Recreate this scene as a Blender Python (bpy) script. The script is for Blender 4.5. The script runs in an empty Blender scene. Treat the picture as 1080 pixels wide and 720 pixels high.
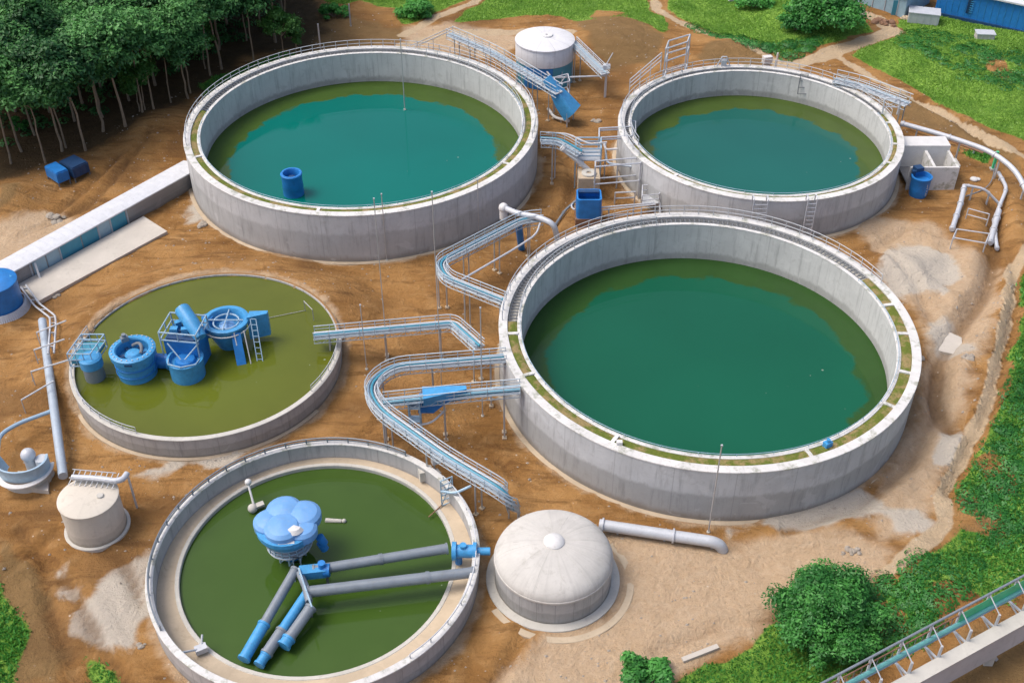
import bpy, math, random
import numpy as np
from mathutils import Vector, Matrix
random.seed(7); RNG = np.random.default_rng(11)
SC = bpy.context.scene
COL = SC.collection
PI = math.pi
CAMH, PITCH, FPX = 75.0, math.radians(38.78), 1224.5

# ---------------------------------------------------------------- survey: photo bearing -> world point at height z
def G(px, py, z=0.0):
    c, s = math.cos(PITCH), math.sin(PITCH)
    dx, dv = (px - 540) / FPX, (360 - py) / FPX
    dy, dz = c + dv * s, -s + dv * c
    t = (z - CAMH) / dz
    return (dx * t, dy * t)
def G3(px, py, z=0.0):
    x, y = G(px, py, z); return Vector((x, y, z))

# ---------------------------------------------------------------- tanks
TA = dict(c=(-18.5, 129.3), R=21.7, Ri=19.75, h=6.05, wz=1.8)
TB = dict(c=(30.8, 129.6), R=17.5, Ri=15.85, h=5.1, wz=1.45)
TC = dict(c=(18.8, 88.6), R=20.05, Ri=17.9, h=5.8, wz=1.3)
TD = dict(c=(-30.2, 89.4), R=13.1, Ri=12.72, h=2.2, wz=1.98)
TE = dict(c=(-16.0, 62.65), R=13.3, Ri=11.2, h=2.4, wz=0.35)
DOME = G(583, 609); 

# ---------------------------------------------------------------- mesh builder
class MB:
    def __init__(s): s.v = []; s.f = []; s.mi = []; s.cur = 0
    def add(s, vs, fs):
        n = len(s.v); s.v += [tuple(v) for v in vs]
        for f in fs: s.f.append(tuple(i + n for i in f)); s.mi.append(s.cur)
    def box(s, c, size, rz=0, bev=0):
        hx, hy, hz = size[0] / 2, size[1] / 2, size[2] / 2
        cr, sr = math.cos(rz), math.sin(rz)
        vs = []
        for z in (-hz, hz):
            for x, y in ((-hx, -hy), (hx, -hy), (hx, hy), (-hx, hy)):
                vs.append((c[0] + x * cr - y * sr, c[1] + x * sr + y * cr, c[2] + z))
        s.add(vs, [(3, 2, 1, 0), (4, 5, 6, 7), (0, 1, 5, 4), (1, 2, 6, 5), (2, 3, 7, 6), (3, 0, 4, 7)])
        return s
    def bar(s, p, q, w, h=None):
        h = h or w; p = Vector(p); q = Vector(q); d = (q - p).normalized()
        up = Vector((0, 0, 1)) if abs(d.z) < .95 else Vector((0, 1, 0))
        a = d.cross(up).normalized(); b = a.cross(d).normalized()
        vs = []
        for o in (p, q):
            for i, j in ((-1, -1), (1, -1), (1, 1), (-1, 1)): vs.append(o + a * i * w / 2 + b * j * h / 2)
        s.add(vs, [(3, 2, 1, 0), (4, 5, 6, 7), (0, 1, 5, 4), (1, 2, 6, 5), (2, 3, 7, 6), (3, 0, 4, 7)])
        return s
    def tube(s, path, r, n=8, cap=True, closed=False):
        P = [Vector(p) for p in path]; N = len(P)
        rr = r if isinstance(r, (list, tuple)) else [r] * N
        vs = []; prev = None
        for i in range(N):
            if closed: t = (P[(i + 1) % N] - P[i - 1])
            else: t = (P[min(i + 1, N - 1)] - P[max(i - 1, 0)])
            t.normalize()
            if prev is None:
                up = Vector((0, 0, 1)) if abs(t.z) < .9 else Vector((1, 0, 0))
                a = t.cross(up).normalized()
            else:
                a = (prev - t * prev.dot(t))
                a = a.normalized() if a.length > 1e-6 else t.orthogonal().normalized()
            prev = a; b = t.cross(a)
            for k in range(n):
                an = 2 * PI * k / n
                vs.append(P[i] + (a * math.cos(an) + b * math.sin(an)) * rr[i])
        fs = []
        for i in range(N if closed else N - 1):
            j = (i + 1) % N
            for k in range(n):
                k2 = (k + 1) % n
                fs.append((i * n + k, i * n + k2, j * n + k2, j * n + k))
        if cap and not closed:
            fs.append(tuple(range(n))[::-1]); fs.append(tuple((N - 1) * n + k for k in range(n)))
        s.add(vs, fs); return s
    def lathe(s, c, prof, n=48, sx=1, sy=1, a0=0, a1=2 * PI, jit=0):
        full = abs(a1 - a0 - 2 * PI) < 1e-6
        m = n if full else n + 1; L = len(prof); vs = []
        for i in range(m):
            an = a0 + (a1 - a0) * i / n
            for r, z in prof: vs.append((c[0] + r * sx * math.cos(an), c[1] + r * sy * math.sin(an), c[2] + z))
        fs = []
        for i in range(n):
            j = (i + 1) % m
            for k in range(L - 1): fs.append((i * L + k, j * L + k, j * L + k + 1, i * L + k + 1))
        s.add(vs, fs); return s
    def ring(s, c, r0, r1, z0, z1, n=128, a0=0, a1=2 * PI, bev=.04):
        full = abs(a1 - a0 - 2 * PI) < 1e-6
        b = min(bev, (r1 - r0) / 3)
        pr = [(r0, z0), (r1, z0), (r1, z1 - b), (r1 - b, z1), (r0 + b, z1), (r0, z1 - b)]
        m = n if full else n + 1; L = len(pr); vs = []
        for i in range(m):
            an = a0 + (a1 - a0) * i / n
            for r, z in pr: vs.append((c[0] + r * math.cos(an), c[1] + r * math.sin(an), c[2] + z))
        fs = []
        for i in range(n):
            j = (i + 1) % m
            for k in range(L):
                k2 = (k + 1) % L; fs.append((i * L + k, j * L + k, j * L + k2, i * L + k2))
        if not full: fs.append(tuple(range(L))); fs.append(tuple((m - 1) * L + k for k in range(L))[::-1])
        s.add(vs, fs); return s
    def disc(s, c, r, z, n=96):
        vs = [(c[0], c[1], z)] + [(c[0] + r * math.cos(2 * PI * i / n), c[1] + r * math.sin(2 * PI * i / n), z) for i in range(n)]
        s.add(vs, [(0, 1 + i, 1 + (i + 1) % n) for i in range(n)]); return s
    def prism(s, poly, z0, z1):
        n = len(poly)
        ar = sum(poly[i][0] * poly[(i + 1) % n][1] - poly[(i + 1) % n][0] * poly[i][1] for i in range(n))
        if ar < 0: poly = poly[::-1]
        vs = [(x, y, z0) for x, y in poly] + [(x, y, z1) for x, y in poly]
        fs = [tuple(range(n))[::-1], tuple(range(n, 2 * n))] + [(i, (i + 1) % n, n + (i + 1) % n, n + i) for i in range(n)]
        s.add(vs, fs); return s
    def cyl(s, p, q, r, r2=None, n=20):
        return s.tube([p, q], [r, r if r2 is None else r2], n)
    def sphere(s, c, r, n=20, m=10, sz=1, zmin=-1):
        pr = []
        for k in range(m + 1):
            a = math.asin(zmin) + (PI / 2 - math.asin(zmin)) * k / m
            pr.append((max(r * math.cos(a), 1e-4), r * sz * math.sin(a)))
        return s.lathe(c, pr, n)
    def build(s, name, m, parent=None, smooth=True, ang=35):
        me = bpy.data.meshes.new(name)
        off = Vector(parent_loc(parent)) if parent else Vector((0, 0, 0))
        me.from_pydata([(v[0] - off.x, v[1] - off.y, v[2] - off.z) for v in s.v], [], s.f)
        ms = m if isinstance(m, (list, tuple)) else [m]
        for q in ms: me.materials.append(q)
        if len(ms) > 1: me.polygons.foreach_set('material_index', s.mi)
        if smooth:
            me.polygons.foreach_set('use_smooth', [True] * len(me.polygons))
            me.set_sharp_from_angle(angle=math.radians(ang))
        me.update()
        o = bpy.data.objects.new(name, me); COL.objects.link(o)
        if parent: o.parent = parent
        return o
def parent_loc(o):
    v = Vector((0, 0, 0))
    while o: v += Vector(o.location); o = o.parent
    return v
def tag(o, label, cat, group=None, kind=None):
    if label: o['label'] = label
    if cat: o['category'] = cat
    if group: o['group'] = group
    if kind: o['kind'] = kind
    return o
def thing(name, loc, label, cat, group=None):
    o = bpy.data.objects.new(name, None); COL.objects.link(o); o.location = loc; o.empty_display_size = .5
    return tag(o, label, cat, group)
def fillet(P, rad, n=7):
    P = [Vector(p) for p in P]; out = [P[0]]
    for i in range(1, len(P) - 1):
        a = P[i - 1] - P[i]; b = P[i + 1] - P[i]
        r = min(rad, a.length * .48, b.length * .48)
        p0 = P[i] + a.normalized() * r; p1 = P[i] + b.normalized() * r
        for k in range(n + 1):
            t = k / n; out.append(p0 * (1 - t) ** 2 + P[i] * 2 * t * (1 - t) + p1 * t * t)
    out.append(P[-1]); return out
def offset(P, d):
    out = []
    for i in range(len(P)):
        t = P[min(i + 1, len(P) - 1)] - P[max(i - 1, 0)]; t.z = 0; t.normalize()
        out.append(P[i] + Vector((-t.y, t.x, 0)) * d)
    return out
def along(P, step, start=.2):
    L = 0; nxt = start; out = []
    for i in range(len(P) - 1):
        seg = (P[i + 1] - P[i]).length
        while nxt <= L + seg + 1e-6:
            t = (nxt - L) / max(seg, 1e-6); out.append((P[i].lerp(P[i + 1], t), (P[i + 1] - P[i]).normalized())); nxt += step
        L += seg
    return out

# ---------------------------------------------------------------- materials
class NT:
    def __init__(s, name):
        s.m = bpy.data.materials.new(name); s.m.use_nodes = True; s.t = s.m.node_tree; s.t.nodes.clear()
        s.out = s.n('ShaderNodeOutputMaterial')
    def n(s, ty, **kw):
        nd = s.t.nodes.new(ty)
        for k, v in kw.items():
            if k in nd.inputs.keys(): s.set(nd.inputs[k], v)
            else: setattr(nd, k, v)
        return nd
    def set(s, sock, v):
        if isinstance(v, bpy.types.NodeSocket): s.t.links.new(v, sock)
        elif isinstance(v, bpy.types.Node): s.t.links.new(v.outputs[0], sock)
        else: sock.default_value = v
    def math(s, op, a, b=None, c=None):
        nd = s.t.nodes.new('ShaderNodeMath'); nd.operation = op
        for i, x in enumerate((a, b, c)):
            if x is not None: s.set(nd.inputs[i], x)
        return nd.outputs[0]
    def noise(s, vec, scale, detail=4, rough=.55, dist=0):
        nd = s.t.nodes.new('ShaderNodeTexNoise')
        if vec is not None: s.set(nd.inputs['Vector'], vec)
        nd.inputs['Scale'].default_value = scale; nd.inputs['Detail'].default_value = detail
        nd.inputs['Roughness'].default_value = rough; nd.inputs['Distortion'].default_value = dist
        return nd.outputs['Fac']
    def ramp(s, f, lo, hi):
        nd = s.t.nodes.new('ShaderNodeMapRange'); nd.interpolation_type = 'SMOOTHSTEP'
        s.set(nd.inputs[0], f); nd.inputs[1].default_value = lo; nd.inputs[2].default_value = hi
        return nd.outputs[0]
    def mix(s, f, a, b, mode='MIX'):
        nd = s.t.nodes.new('ShaderNodeMix'); nd.data_type = 'RGBA'; nd.blend_type = mode
        s.set(nd.inputs[0], f)
        for i, x in ((6, a), (7, b)):
            if isinstance(x, tuple): nd.inputs[i].default_value = (x[0], x[1], x[2], 1)
            else: s.set(nd.inputs[i], x)
        return nd.outputs[2]
    def bump(s, h, strength, dist=.1):
        nd = s.t.nodes.new('ShaderNodeBump'); s.set(nd.inputs['Height'], h)
        nd.inputs['Strength'].default_value = strength; nd.inputs['Distance'].default_value = dist
        return nd.outputs[0]
    def pbsdf(s, col, rough=.7, metal=0, bump=None, spec=.5, ior=None):
        p = s.t.nodes.new('ShaderNodeBsdfPrincipled')
        if isinstance(col, tuple): p.inputs['Base Color'].default_value = (*col, 1)
        else: s.set(p.inputs['Base Color'], col)
        s.set(p.inputs['Roughness'], rough); p.inputs['Metallic'].default_value = metal
        p.inputs['Specular IOR Level'].default_value = spec
        if ior: p.inputs['IOR'].default_value = ior
        if bump is not None: s.set(p.inputs['Normal'], bump)
        s.t.links.new(p.outputs[0], s.out.inputs[0]); return p
    def pos(s): return s.n('ShaderNodeNewGeometry').outputs['Position']
    def obj(s): return s.n('ShaderNodeTexCoord').outputs['Object']
def tint(c, k): return tuple(x * k for x in c)
def paint(name, c, rough=.45, metal=0, var=.25, dirt=.35, dirtcol=(.22, .17, .11), scale=1.2):
    k = NT(name); p = k.pos()
    n1 = k.noise(p, scale, 5); n2 = k.noise(p, scale * 4.3, 5, .65)
    col = k.mix(n1, tint(c, 1 - var), tint(c, 1 + var))
    d = k.math('MULTIPLY', k.ramp(n2, .5, .75), dirt)
    col = k.mix(d, col, dirtcol)
    k.pbsdf(col, k.math('MULTIPLY_ADD', n2, .3, rough - .15), metal, k.bump(n2, .15, .03))
    return k.m
def concrete(name, c, h=0, R=20, low=1.0, band=.55, joints=0, var=.22, streak=.6, moss=0, stain=(.16, .12, .08)):
    k = NT(name); o = k.obj(); sp = k.n('ShaderNodeSeparateXYZ', Vector=o)
    x, y, z = sp.outputs
    ang = k.math('ARCTAN2', y, x); arc = k.math('MULTIPLY', ang, R)
    sv = k.n('ShaderNodeCombineXYZ', X=k.math('MULTIPLY', arc, 1.0), Y=k.math('MULTIPLY', z, .10), Z=0.0).outputs[0]
    big = k.noise(o, .35, 5, .6); fine = k.noise(o, 3.5, 6, .65); st = k.noise(sv, 1.6, 5, .7)
    col = k.mix(big, tint(c, 1 - var), tint(c, 1 + var))
    col = k.mix(k.math('MULTIPLY', k.ramp(st, .48, .72), streak), col, tint(c, .5))
    col = k.mix(k.math('MULTIPLY', k.ramp(fine, .5, .8), .3), col, tint(c, .62))
    if h and low < 1:
        zz = k.math('MULTIPLY_ADD', k.math('SUBTRACT', st, .5), h * .22, z)
        zz = k.math('MULTIPLY_ADD', k.math('SUBTRACT', big, .5), h * .10, zz)
        m = k.math('SUBTRACT', 1.0, k.ramp(zz, h * (band - .04), h * (band + .04)))
        col = k.mix(k.math('MULTIPLY', m, 1 - low), col, (c[0] * .25, c[1] * .25, c[2] * .22))
        b = k.math('SUBTRACT', 1.0, k.ramp(zz, h * .02, h * .16))
        col = k.mix(k.math('MULTIPLY', b, .55), col, stain)
    blot = k.ramp(k.noise(o, .9, 6, .7, .8), .56, .66); col = k.mix(k.math('MULTIPLY', blot, .28), col, tint((c[0], c[1] * .97, c[2] * .9), .6))
    pat = k.ramp(k.noise(o, .28, 4, .6, 1.0), .60, .64); col = k.mix(k.math('MULTIPLY', pat, .22), col, tint(c, 1.25))
    if joints:
        fr = k.math('FRACT', k.math('MULTIPLY', ang, joints / (2 * PI)))
        ln = k.math('LESS_THAN', fr, .06 * joints / (2 * PI * R))
        col = k.mix(k.math('MULTIPLY', ln, .5), col, tint(c, .45))
    if moss:
        mm = k.math('MULTIPLY', k.ramp(k.noise(o, .8, 5, .7), .5, .65), moss)
        col = k.mix(mm, col, (.10, .12, .03))
    k.pbsdf(col, .85, 0, k.bump(fine, .25, .05), .3)
    return k.m
def steel(name, c=(.48, .5, .52)):
    return paint(name, c, .5, .15, .2, .25, (.25, .2, .15), 2.0)
M = {}
M['outerA'] = concrete('concrete_outer_wall_a', (.52, .53, .53), TA['h'], TA['R'], .74, .60, 26)
M['outerB'] = concrete('concrete_outer_wall_b', (.52, .53, .53), TB['h'], TB['R'], .7, .55, 22)
M['outerC'] = concrete('concrete_outer_wall_c', (.53, .545, .55), TC['h'], TC['R'], .62, .52, 24)
M['outerD'] = concrete('concrete_outer_wall_d', (.42, .41, .39), TD['h'], TD['R'], .7, .5, 24)
M['outerE'] = concrete('concrete_outer_wall_e', (.45, .44, .43), TE['h'], TE['R'], .7, .4, 20)
M['innerA'] = concrete('concrete_inner_wall_a', (.55, .545, .525), TA['h'], TA['R'], .55, .42, 20, stain=(.2, .17, .11))
M['innerB'] = concrete('concrete_inner_wall_b', (.55, .545, .525), TB['h'], TB['R'], .55, .44, 18, stain=(.2, .17, .11))
M['innerC'] = concrete('concrete_inner_wall_c', (.55, .545, .525), TC['h'], TC['R'], .6, .36, 18, stain=(.2, .17, .11))
M['rim'] = concrete('rim_concrete', (.60, .59, .565), var=.25, streak=.3, moss=.5)
M['rim_old'] = concrete('weathered_rim_concrete', (.5, .48, .43), var=.25, streak=.2)
M['ledge'] = concrete('sandy_ledge', (.47, .38, .27), var=.3, streak=.1)
M['earth'] = paint('packed_earth', (.27, .15, .06), .95, 0, .3, .4, (.35, .22, .11), .8)
M['slab'] = concrete('pale_slab_concrete', (.5, .46, .4), var=.2, streak=0)
M['dome'] = concrete('dome_concrete', (.52, .5, .46), R=4.7, joints=0, var=.3, streak=.3)
M['domewall'] = concrete('dome_wall_concrete', (.42, .42, .41), 2.6, 4.7, .7, .5, 20)
M['cream'] = concrete('cream_tank_paint', (.58, .53, .45), 3.7, 2.4, .8, .3, 0, var=.15, streak=.15)
M['white'] = paint('white_paint', (.62, .61, .59), .5, 0, .15, .35, (.4, .37, .32))
M['roof'] = paint('white_roof_sheet', (.58, .59, .61), .5, 0, .18, .4, (.42, .42, .42))
M['greywall'] = concrete('grey_rendered_wall', (.3, .29, .28), 2, 20, .8, .4)
M['steel'] = steel('galvanised_steel')
M['paleblue'] = paint('pale_blue_steel', (.32, .45, .55), .45, .1, .25, .3, (.3, .28, .24), 2)
M['darksteel'] = steel('dark_steel', (.16, .17, .18))
M['railsteel'] = steel('handrail_steel', (.44, .5, .54))
M['pole'] = steel('pole_steel', (.42, .41, .4))
M['blue'] = paint('blue_paint', (.016, .18, .50), .45, 0, .35, .35, (.06, .11, .16), 1.5)
M['blue2'] = paint('light_blue_paint', (.05, .28, .55), .45, 0, .35, .5, (.12, .17, .2), 2.2)
M['darkblue'] = paint('dark_blue_paint', (.012, .05, .13), .5, 0, .3, .3, (.03, .03, .04))
M['navy'] = paint('navy_interior', (.008, .05, .14), .6)
M['skyblue'] = paint('sky_blue_cover', (.14, .32, .60), .42, 0, .22, .35, (.32, .38, .46), 1.0)
M['teal'] = paint('teal_panel', (.05, .27, .38), .45, 0, .2, .25)
M['glassy'] = paint('pale_blue_panel', (.28, .42, .5), .35, 0, .2, .25)
M['greypipe'] = paint('grey_pipe_paint', (.2, .23, .26), .4, .1, .25, .35, (.16, .14, .11))
M['palepipe'] = paint('pale_grey_pipe', (.5, .52, .55), .45, .1, .15, .3, (.3, .27, .22))
M['bluegrey'] = paint('blue_grey_pipe_paint', (.36, .42, .48), .45, .1, .2, .35, (.25, .22, .18))
M['green'] = paint('green_sheet', (.06, .55, .25), .45, 0, .3, .2)
M['seagreen'] = paint('sea_green_pipe', (.16, .45, .42), .45, 0, .2, .25)
M['rust'] = paint('rusty_steel', (.22, .12, .07), .8, 0, .4, .3)
M['dirtstone'] = paint('rubble_stone', (.33, .29, .24), .9, 0, .35, .4)
M['bark'] = paint('pale_bark', (.24, .19, .13), .9, 0, .45, .5, (.08, .06, .04), 2)

def moss_mat(base=(.15, .19, .03), other=(.36, .27, .12)):
    k = NT('gutter_moss'); p = k.pos()
    n = k.noise(p, .7, 5, .65); f = k.noise(p, 6, 4)
    col = k.mix(k.ramp(n, .44, .60), base, other)
    col = k.mix(f, k.mix(.6, col, (.02, .02, .01)), col)
    k.pbsdf(col, .95, 0, k.bump(f, .6, .1), .2); return k.m
M['moss'] = moss_mat()
def water_mat(name, inner, outer, r_in, spread, ior=1.33, soft=.3):
    # olive edge: wall reflection painted into the colour, besides the surface's own mirroring
    k = NT(name); o = k.obj(); sp = k.n('ShaderNodeSeparateXYZ', Vector=o)
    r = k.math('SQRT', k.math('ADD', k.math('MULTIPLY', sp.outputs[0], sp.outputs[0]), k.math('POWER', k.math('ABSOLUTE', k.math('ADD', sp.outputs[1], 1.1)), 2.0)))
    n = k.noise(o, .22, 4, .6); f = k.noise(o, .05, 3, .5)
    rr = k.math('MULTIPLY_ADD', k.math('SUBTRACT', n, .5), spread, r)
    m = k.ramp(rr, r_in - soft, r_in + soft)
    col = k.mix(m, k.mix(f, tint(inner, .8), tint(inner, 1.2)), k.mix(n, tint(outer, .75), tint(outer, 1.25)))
    w = k.math('ADD', k.noise(o, 2.2, 3, .6), k.math('MULTIPLY', k.noise(o, .35, 3, .6), 2.0))
    fl = k.n('ShaderNodeTexVoronoi', Vector=o); fl.inputs['Scale'].default_value = .55
    fm = k.math('MULTIPLY', k.math('LESS_THAN', fl.outputs['Distance'], .07), k.ramp(k.noise(o, .12, 3), .56, .6)); col = k.mix(k.math('MULTIPLY', fm, .6), col, (.3, .36, .28))
    k.pbsdf(col, .05, 0, k.bump(w, .02, .1), .5, ior); return k.m
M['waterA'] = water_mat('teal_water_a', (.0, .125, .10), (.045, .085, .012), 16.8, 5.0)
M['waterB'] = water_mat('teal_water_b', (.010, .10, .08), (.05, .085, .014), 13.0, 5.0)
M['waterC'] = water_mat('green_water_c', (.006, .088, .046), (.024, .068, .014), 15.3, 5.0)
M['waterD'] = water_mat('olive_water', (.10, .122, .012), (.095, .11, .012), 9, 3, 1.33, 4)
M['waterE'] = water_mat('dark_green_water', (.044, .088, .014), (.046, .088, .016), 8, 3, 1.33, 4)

def leaf_mat(name, dark, light, ns=.45):
    k = NT(name); p = k.pos(); oi = k.n('ShaderNodeObjectInfo').outputs['Random']
    at = k.n('ShaderNodeAttribute', attribute_name='tone').outputs['Fac']
    n = k.noise(p, ns, 3)
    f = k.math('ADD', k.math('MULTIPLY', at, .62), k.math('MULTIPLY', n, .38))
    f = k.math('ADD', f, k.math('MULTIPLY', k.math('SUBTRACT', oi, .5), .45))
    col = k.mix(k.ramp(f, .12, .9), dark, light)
    d = k.n('ShaderNodeBsdfDiffuse', Color=col); t = k.n('ShaderNodeBsdfTranslucent', Color=col)
    g = k.n('ShaderNodeBsdfGlossy', Roughness=.5); g.inputs['Color'].default_value = (.6, .65, .6, 1)
    a = k.n('ShaderNodeMixShader'); a.inputs[0].default_value = .25
    k.t.links.new(d.outputs[0], a.inputs[1]); k.t.links.new(t.outputs[0], a.inputs[2])
    b = k.n('ShaderNodeMixShader'); b.inputs[0].default_value = .04
    k.t.links.new(a.outputs[0], b.inputs[1]); k.t.links.new(g.outputs[0], b.inputs[2])
    k.t.links.new(b.outputs[0], k.out.inputs[0]); return k.m
M['leaf'] = leaf_mat('forest_leaf', (.012, .07, .02), (.12, .33, .085))
M['leaf2'] = leaf_mat('shrub_leaf', (.022, .14, .024), (.10, .36, .065))
M['leaf3'] = leaf_mat('young_tree_leaf', (.03, .11, .015), (.10, .26, .05))
M['grass2'] = leaf_mat('bank_grass_blade', (.035, .175, .026), (.115, .36, .06), .3)
M['grass'] = leaf_mat('grass_blade', (.09, .23, .02), (.28, .48, .08), .12)

# ---------------------------------------------------------------- ground
def poly_px(P): return np.array([G(x, y) for x, y in P])
def sd_poly(X, Y, P):
    d = np.full(X.shape, 1e9); ins = np.zeros(X.shape, bool); n = len(P)
    for i in range(n):
        a = P[i]; b = P[(i + 1) % n]; e = b - a
        t = np.clip(((X - a[0]) * e[0] + (Y - a[1]) * e[1]) / (e @ e + 1e-9), 0, 1)
        d = np.minimum(d, np.hypot(X - a[0] - t * e[0], Y - a[1] - t * e[1]))
        c = ((a[1] > Y) != (b[1] > Y)) & (X < (b[0] - a[0]) * (Y - a[1]) / (b[1] - a[1] + 1e-12) + a[0]); ins ^= c
    return np.where(ins, -d, d)
def d_line(X, Y, P):
    d = np.full(X.shape, 1e9)
    for i in range(len(P) - 1):
        a = P[i]; b = P[i + 1]; e = b - a
        t = np.clip(((X - a[0]) * e[0] + (Y - a[1]) * e[1]) / (e @ e + 1e-9), 0, 1)
        d = np.minimum(d, np.hypot(X - a[0] - t * e[0], Y - a[1] - t * e[1]))
    return d
def vnoise(X, Y, sc, seed=0):
    r = np.random.default_rng(seed); tab = r.random((64, 64))
    x = X / sc; y = Y / sc; xi = np.floor(x).astype(int); yi = np.floor(y).astype(int)
    u = x - xi; v = y - yi; u = u * u * (3 - 2 * u); v = v * v * (3 - 2 * v)
    g = lambda i, j: tab[i % 64, j % 64]
    return (g(xi, yi) * (1 - u) + g(xi + 1, yi) * u) * (1 - v) + (g(xi, yi + 1) * (1 - u) + g(xi + 1, yi + 1) * u) * v
def fbm(X, Y, sc, seed=0):
    return (vnoise(X, Y, sc, seed) + .5 * vnoise(X, Y, sc / 2.1, seed + 1) + .25 * vnoise(X, Y, sc / 4.3, seed + 2)) / 1.75 - .5
def sstep(a, b, x):
    t = np.clip((x - a) / (b - a), 0, 1); return t * t * (3 - 2 * t)
def bumpg(X, Y, px, py, h, rx, ry=None, rot=0):
    cx, cy = G(px, py); ry = ry or rx; c, s = math.cos(rot), math.sin(rot)
    u = (X - cx) * c + (Y - cy) * s; v = -(X - cx) * s + (Y - cy) * c
    return h * np.exp(-(u / rx) ** 2 - (v / ry) ** 2)
GRASS = [poly_px(p) for p in (
    [(335, -12), (490, -12), (486, 0), (445, 20), (425, 26), (415, 8), (380, 2), (350, 8)],
    [(512, -12), (684, -12), (690, 10), (703, 30), (697, 40), (660, 27), (612, 26), (575, 16), (520, 20), (480, 24), (500, 8)],
    [(700, -12), (860, -12), (882, 4), (905, 22), (918, 35), (872, 50), (830, 62), (800, 54), (760, 38), (712, 20)],
    [(952, 22), (988, 12), (1090, 30), (1130, 40), (1120, 160), (1080, 148), (1040, 132), (992, 112), (950, 86), (905, 66), (893, 58), (925, 42)],
    [(1110, 270), (1070, 282), (1066, 318), (1082, 330), (1066, 372), (1052, 412), (1042, 455), (1012, 500), (1000, 530), (1006, 558), (985, 582), (950, 604), (930, 628),
     (900, 642), (810, 662), (770, 690), (716, 722), (700, 745), (860, 745), (958, 690), (1000, 664), (1100, 606), (1150, 400)],
    [(-30, 600), (2, 632), (14, 655), (22, 690), (22, 740), (-30, 740)],
    [(88, 688), (105, 700), (128, 712), (136, 740), (95, 740)],
    [(205, 88), (235, 80), (262, 66), (300, 56), (318, 62), (250, 84), (215, 103)],
    [(1010, 158), (1052, 160), (1046, 176), (1016, 164)])]
FLOOR = poly_px([(-60, -30), (330, -30), (345, 20), (330, 52), (262, 62), (205, 98), (132, 140), (50, 180), (-60, 200)])
SCRUB = [poly_px(p) for p in ([(335, 10), (425, 30), (430, 50), (330, 55), (300, 60)], [(600, 22), (660, 24), (705, 42), (690, 70), (640, 78), (610, 40)], [(745, 42), (835, 66), (800, 74), (740, 62)],
    [(885, 78), (960, 100), (1040, 140), (1080, 160), (1080, 190), (1040, 162), (960, 130), (900, 100)], [(0, 195), (30, 200), (28, 215), (0, 232)], [(0, 560), (40, 600), (70, 690), (60, 720), (0, 720)],
    [(1000, 560), (1030, 520), (1045, 540), (1020, 580)], [(985, 690), (1040, 660), (1100, 640), (1100, 740), (980, 740)])]
PATHS = [(np.array([G(*q) for q in p]), w) for p, w in (
    ([(520, -12), (498, 4), (460, 18), (425, 38)], .8), ([(690, -12), (692, 12), (715, 26), (770, 46), (805, 60), (826, 70)], .7),
    ([(822, 73), (862, 64), (900, 52), (944, 34), (925, 20), (892, 10), (870, -10)], 1.3), ([(885, 64), (930, 88), (985, 114), (1040, 144), (1095, 172)], .7),
    ([(1100, 240), (1066, 290), (1060, 345), (1046, 395), (1036, 440), (1010, 490), (993, 520), (996, 556), (965, 588), (930, 615)], .65),
    ([(425, 50), (470, 36), (560, 34), (600, 44)], 1.2))]
PALE = [poly_px(p) for p in (
    [(520, 745), (560, 700), (570, 670), (650, 655), (640, 570), (770, 572), (840, 562), (945, 585), (915, 625), (815, 640), (800, 660), (745, 690), (690, 722), (680, 745)],
    [(900, 228), (985, 238), (1046, 284), (1045, 350), (1020, 400), (1000, 470), (985, 520), (930, 580), (935, 500), (985, 420), (978, 330), (915, 262)],
    [(-20, 238), (60, 226), (92, 236), (-20, 292)], [(430, 30), (470, 26), (545, 40), (530, 60), (440, 50)])]
GREY = [poly_px(p) for p in (
    [(976, 338), (1016, 354), (1018, 376), (988, 372)], [(920, 290), (950, 262), (1000, 268), (1012, 290), (990, 312), (935, 314)], [(775, 562), (820, 535), (905, 516), (926, 522), (915, 542), (850, 562)],
    [(82, 650), (120, 603), (156, 584), (164, 640), (142, 688), (95, 678)], [(58, 600), (86, 600), (84, 632), (62, 626)], [(940, 545), (975, 540), (968, 562), (945, 566)],
    [(205, 205), (222, 205), (236, 232), (195, 238)], [(985, 470), (1010, 440), (1012, 470), (990, 492)], [(145, 498), (200, 482), (258, 478), (230, 492), (165, 498)])]
DITCH = np.array([G(*q) for q in [(1050, 215), (1052, 262), (1040, 310), (1012, 350), (990, 385), (985, 420), (1000, 455)]])
DITCH2 = np.array([G(*q) for q in [(48, 575), (55, 620), (75, 670), (110, 720)]])
RUTS = [(np.array([G(*q) for q in p]), dp, wd) for p, dp, wd in (
    ([(0, 610), (60, 560), (130, 590), (150, 640)], .3, .45), ([(20, 560), (75, 620), (120, 700), (150, 740)], .4, .5), ([(0, 590), (40, 585), (50, 640), (80, 720)], .35, .4),
    ([(400, 440), (450, 470), (520, 480), (560, 520)], .3, .4), ([(380, 300), (430, 320), (500, 350)], .2, .4), ([(990, 395), (985, 440), (960, 490), (905, 535), (830, 560)], .55, .7),
    ([(1000, 250), (960, 240), (920, 262), (965, 300), (985, 345)], .4, .5), ([(570, 250), (600, 215), (605, 180), (590, 160)], .5, .6), ([(130, 160), (90, 200), (60, 225)], .3, .5),
    ([(160, 140), (120, 190), (90, 220), (20, 250)], .25, .45), ([(1066, 262), (1072, 300), (1066, 350), (1052, 400), (1042, 440), (1016, 490), (1000, 520)], .6, .6),
    ([(690, 690), (760, 660), (820, 650), (900, 640)], .3, .5), ([(560, 660), (540, 690), (520, 730)], .35, .5), ([(360, 470), (390, 455), (400, 440)], .25, .4), ([(960, 100), (1010, 128), (1050, 155), (1085, 190)], .5, .7))]
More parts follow.
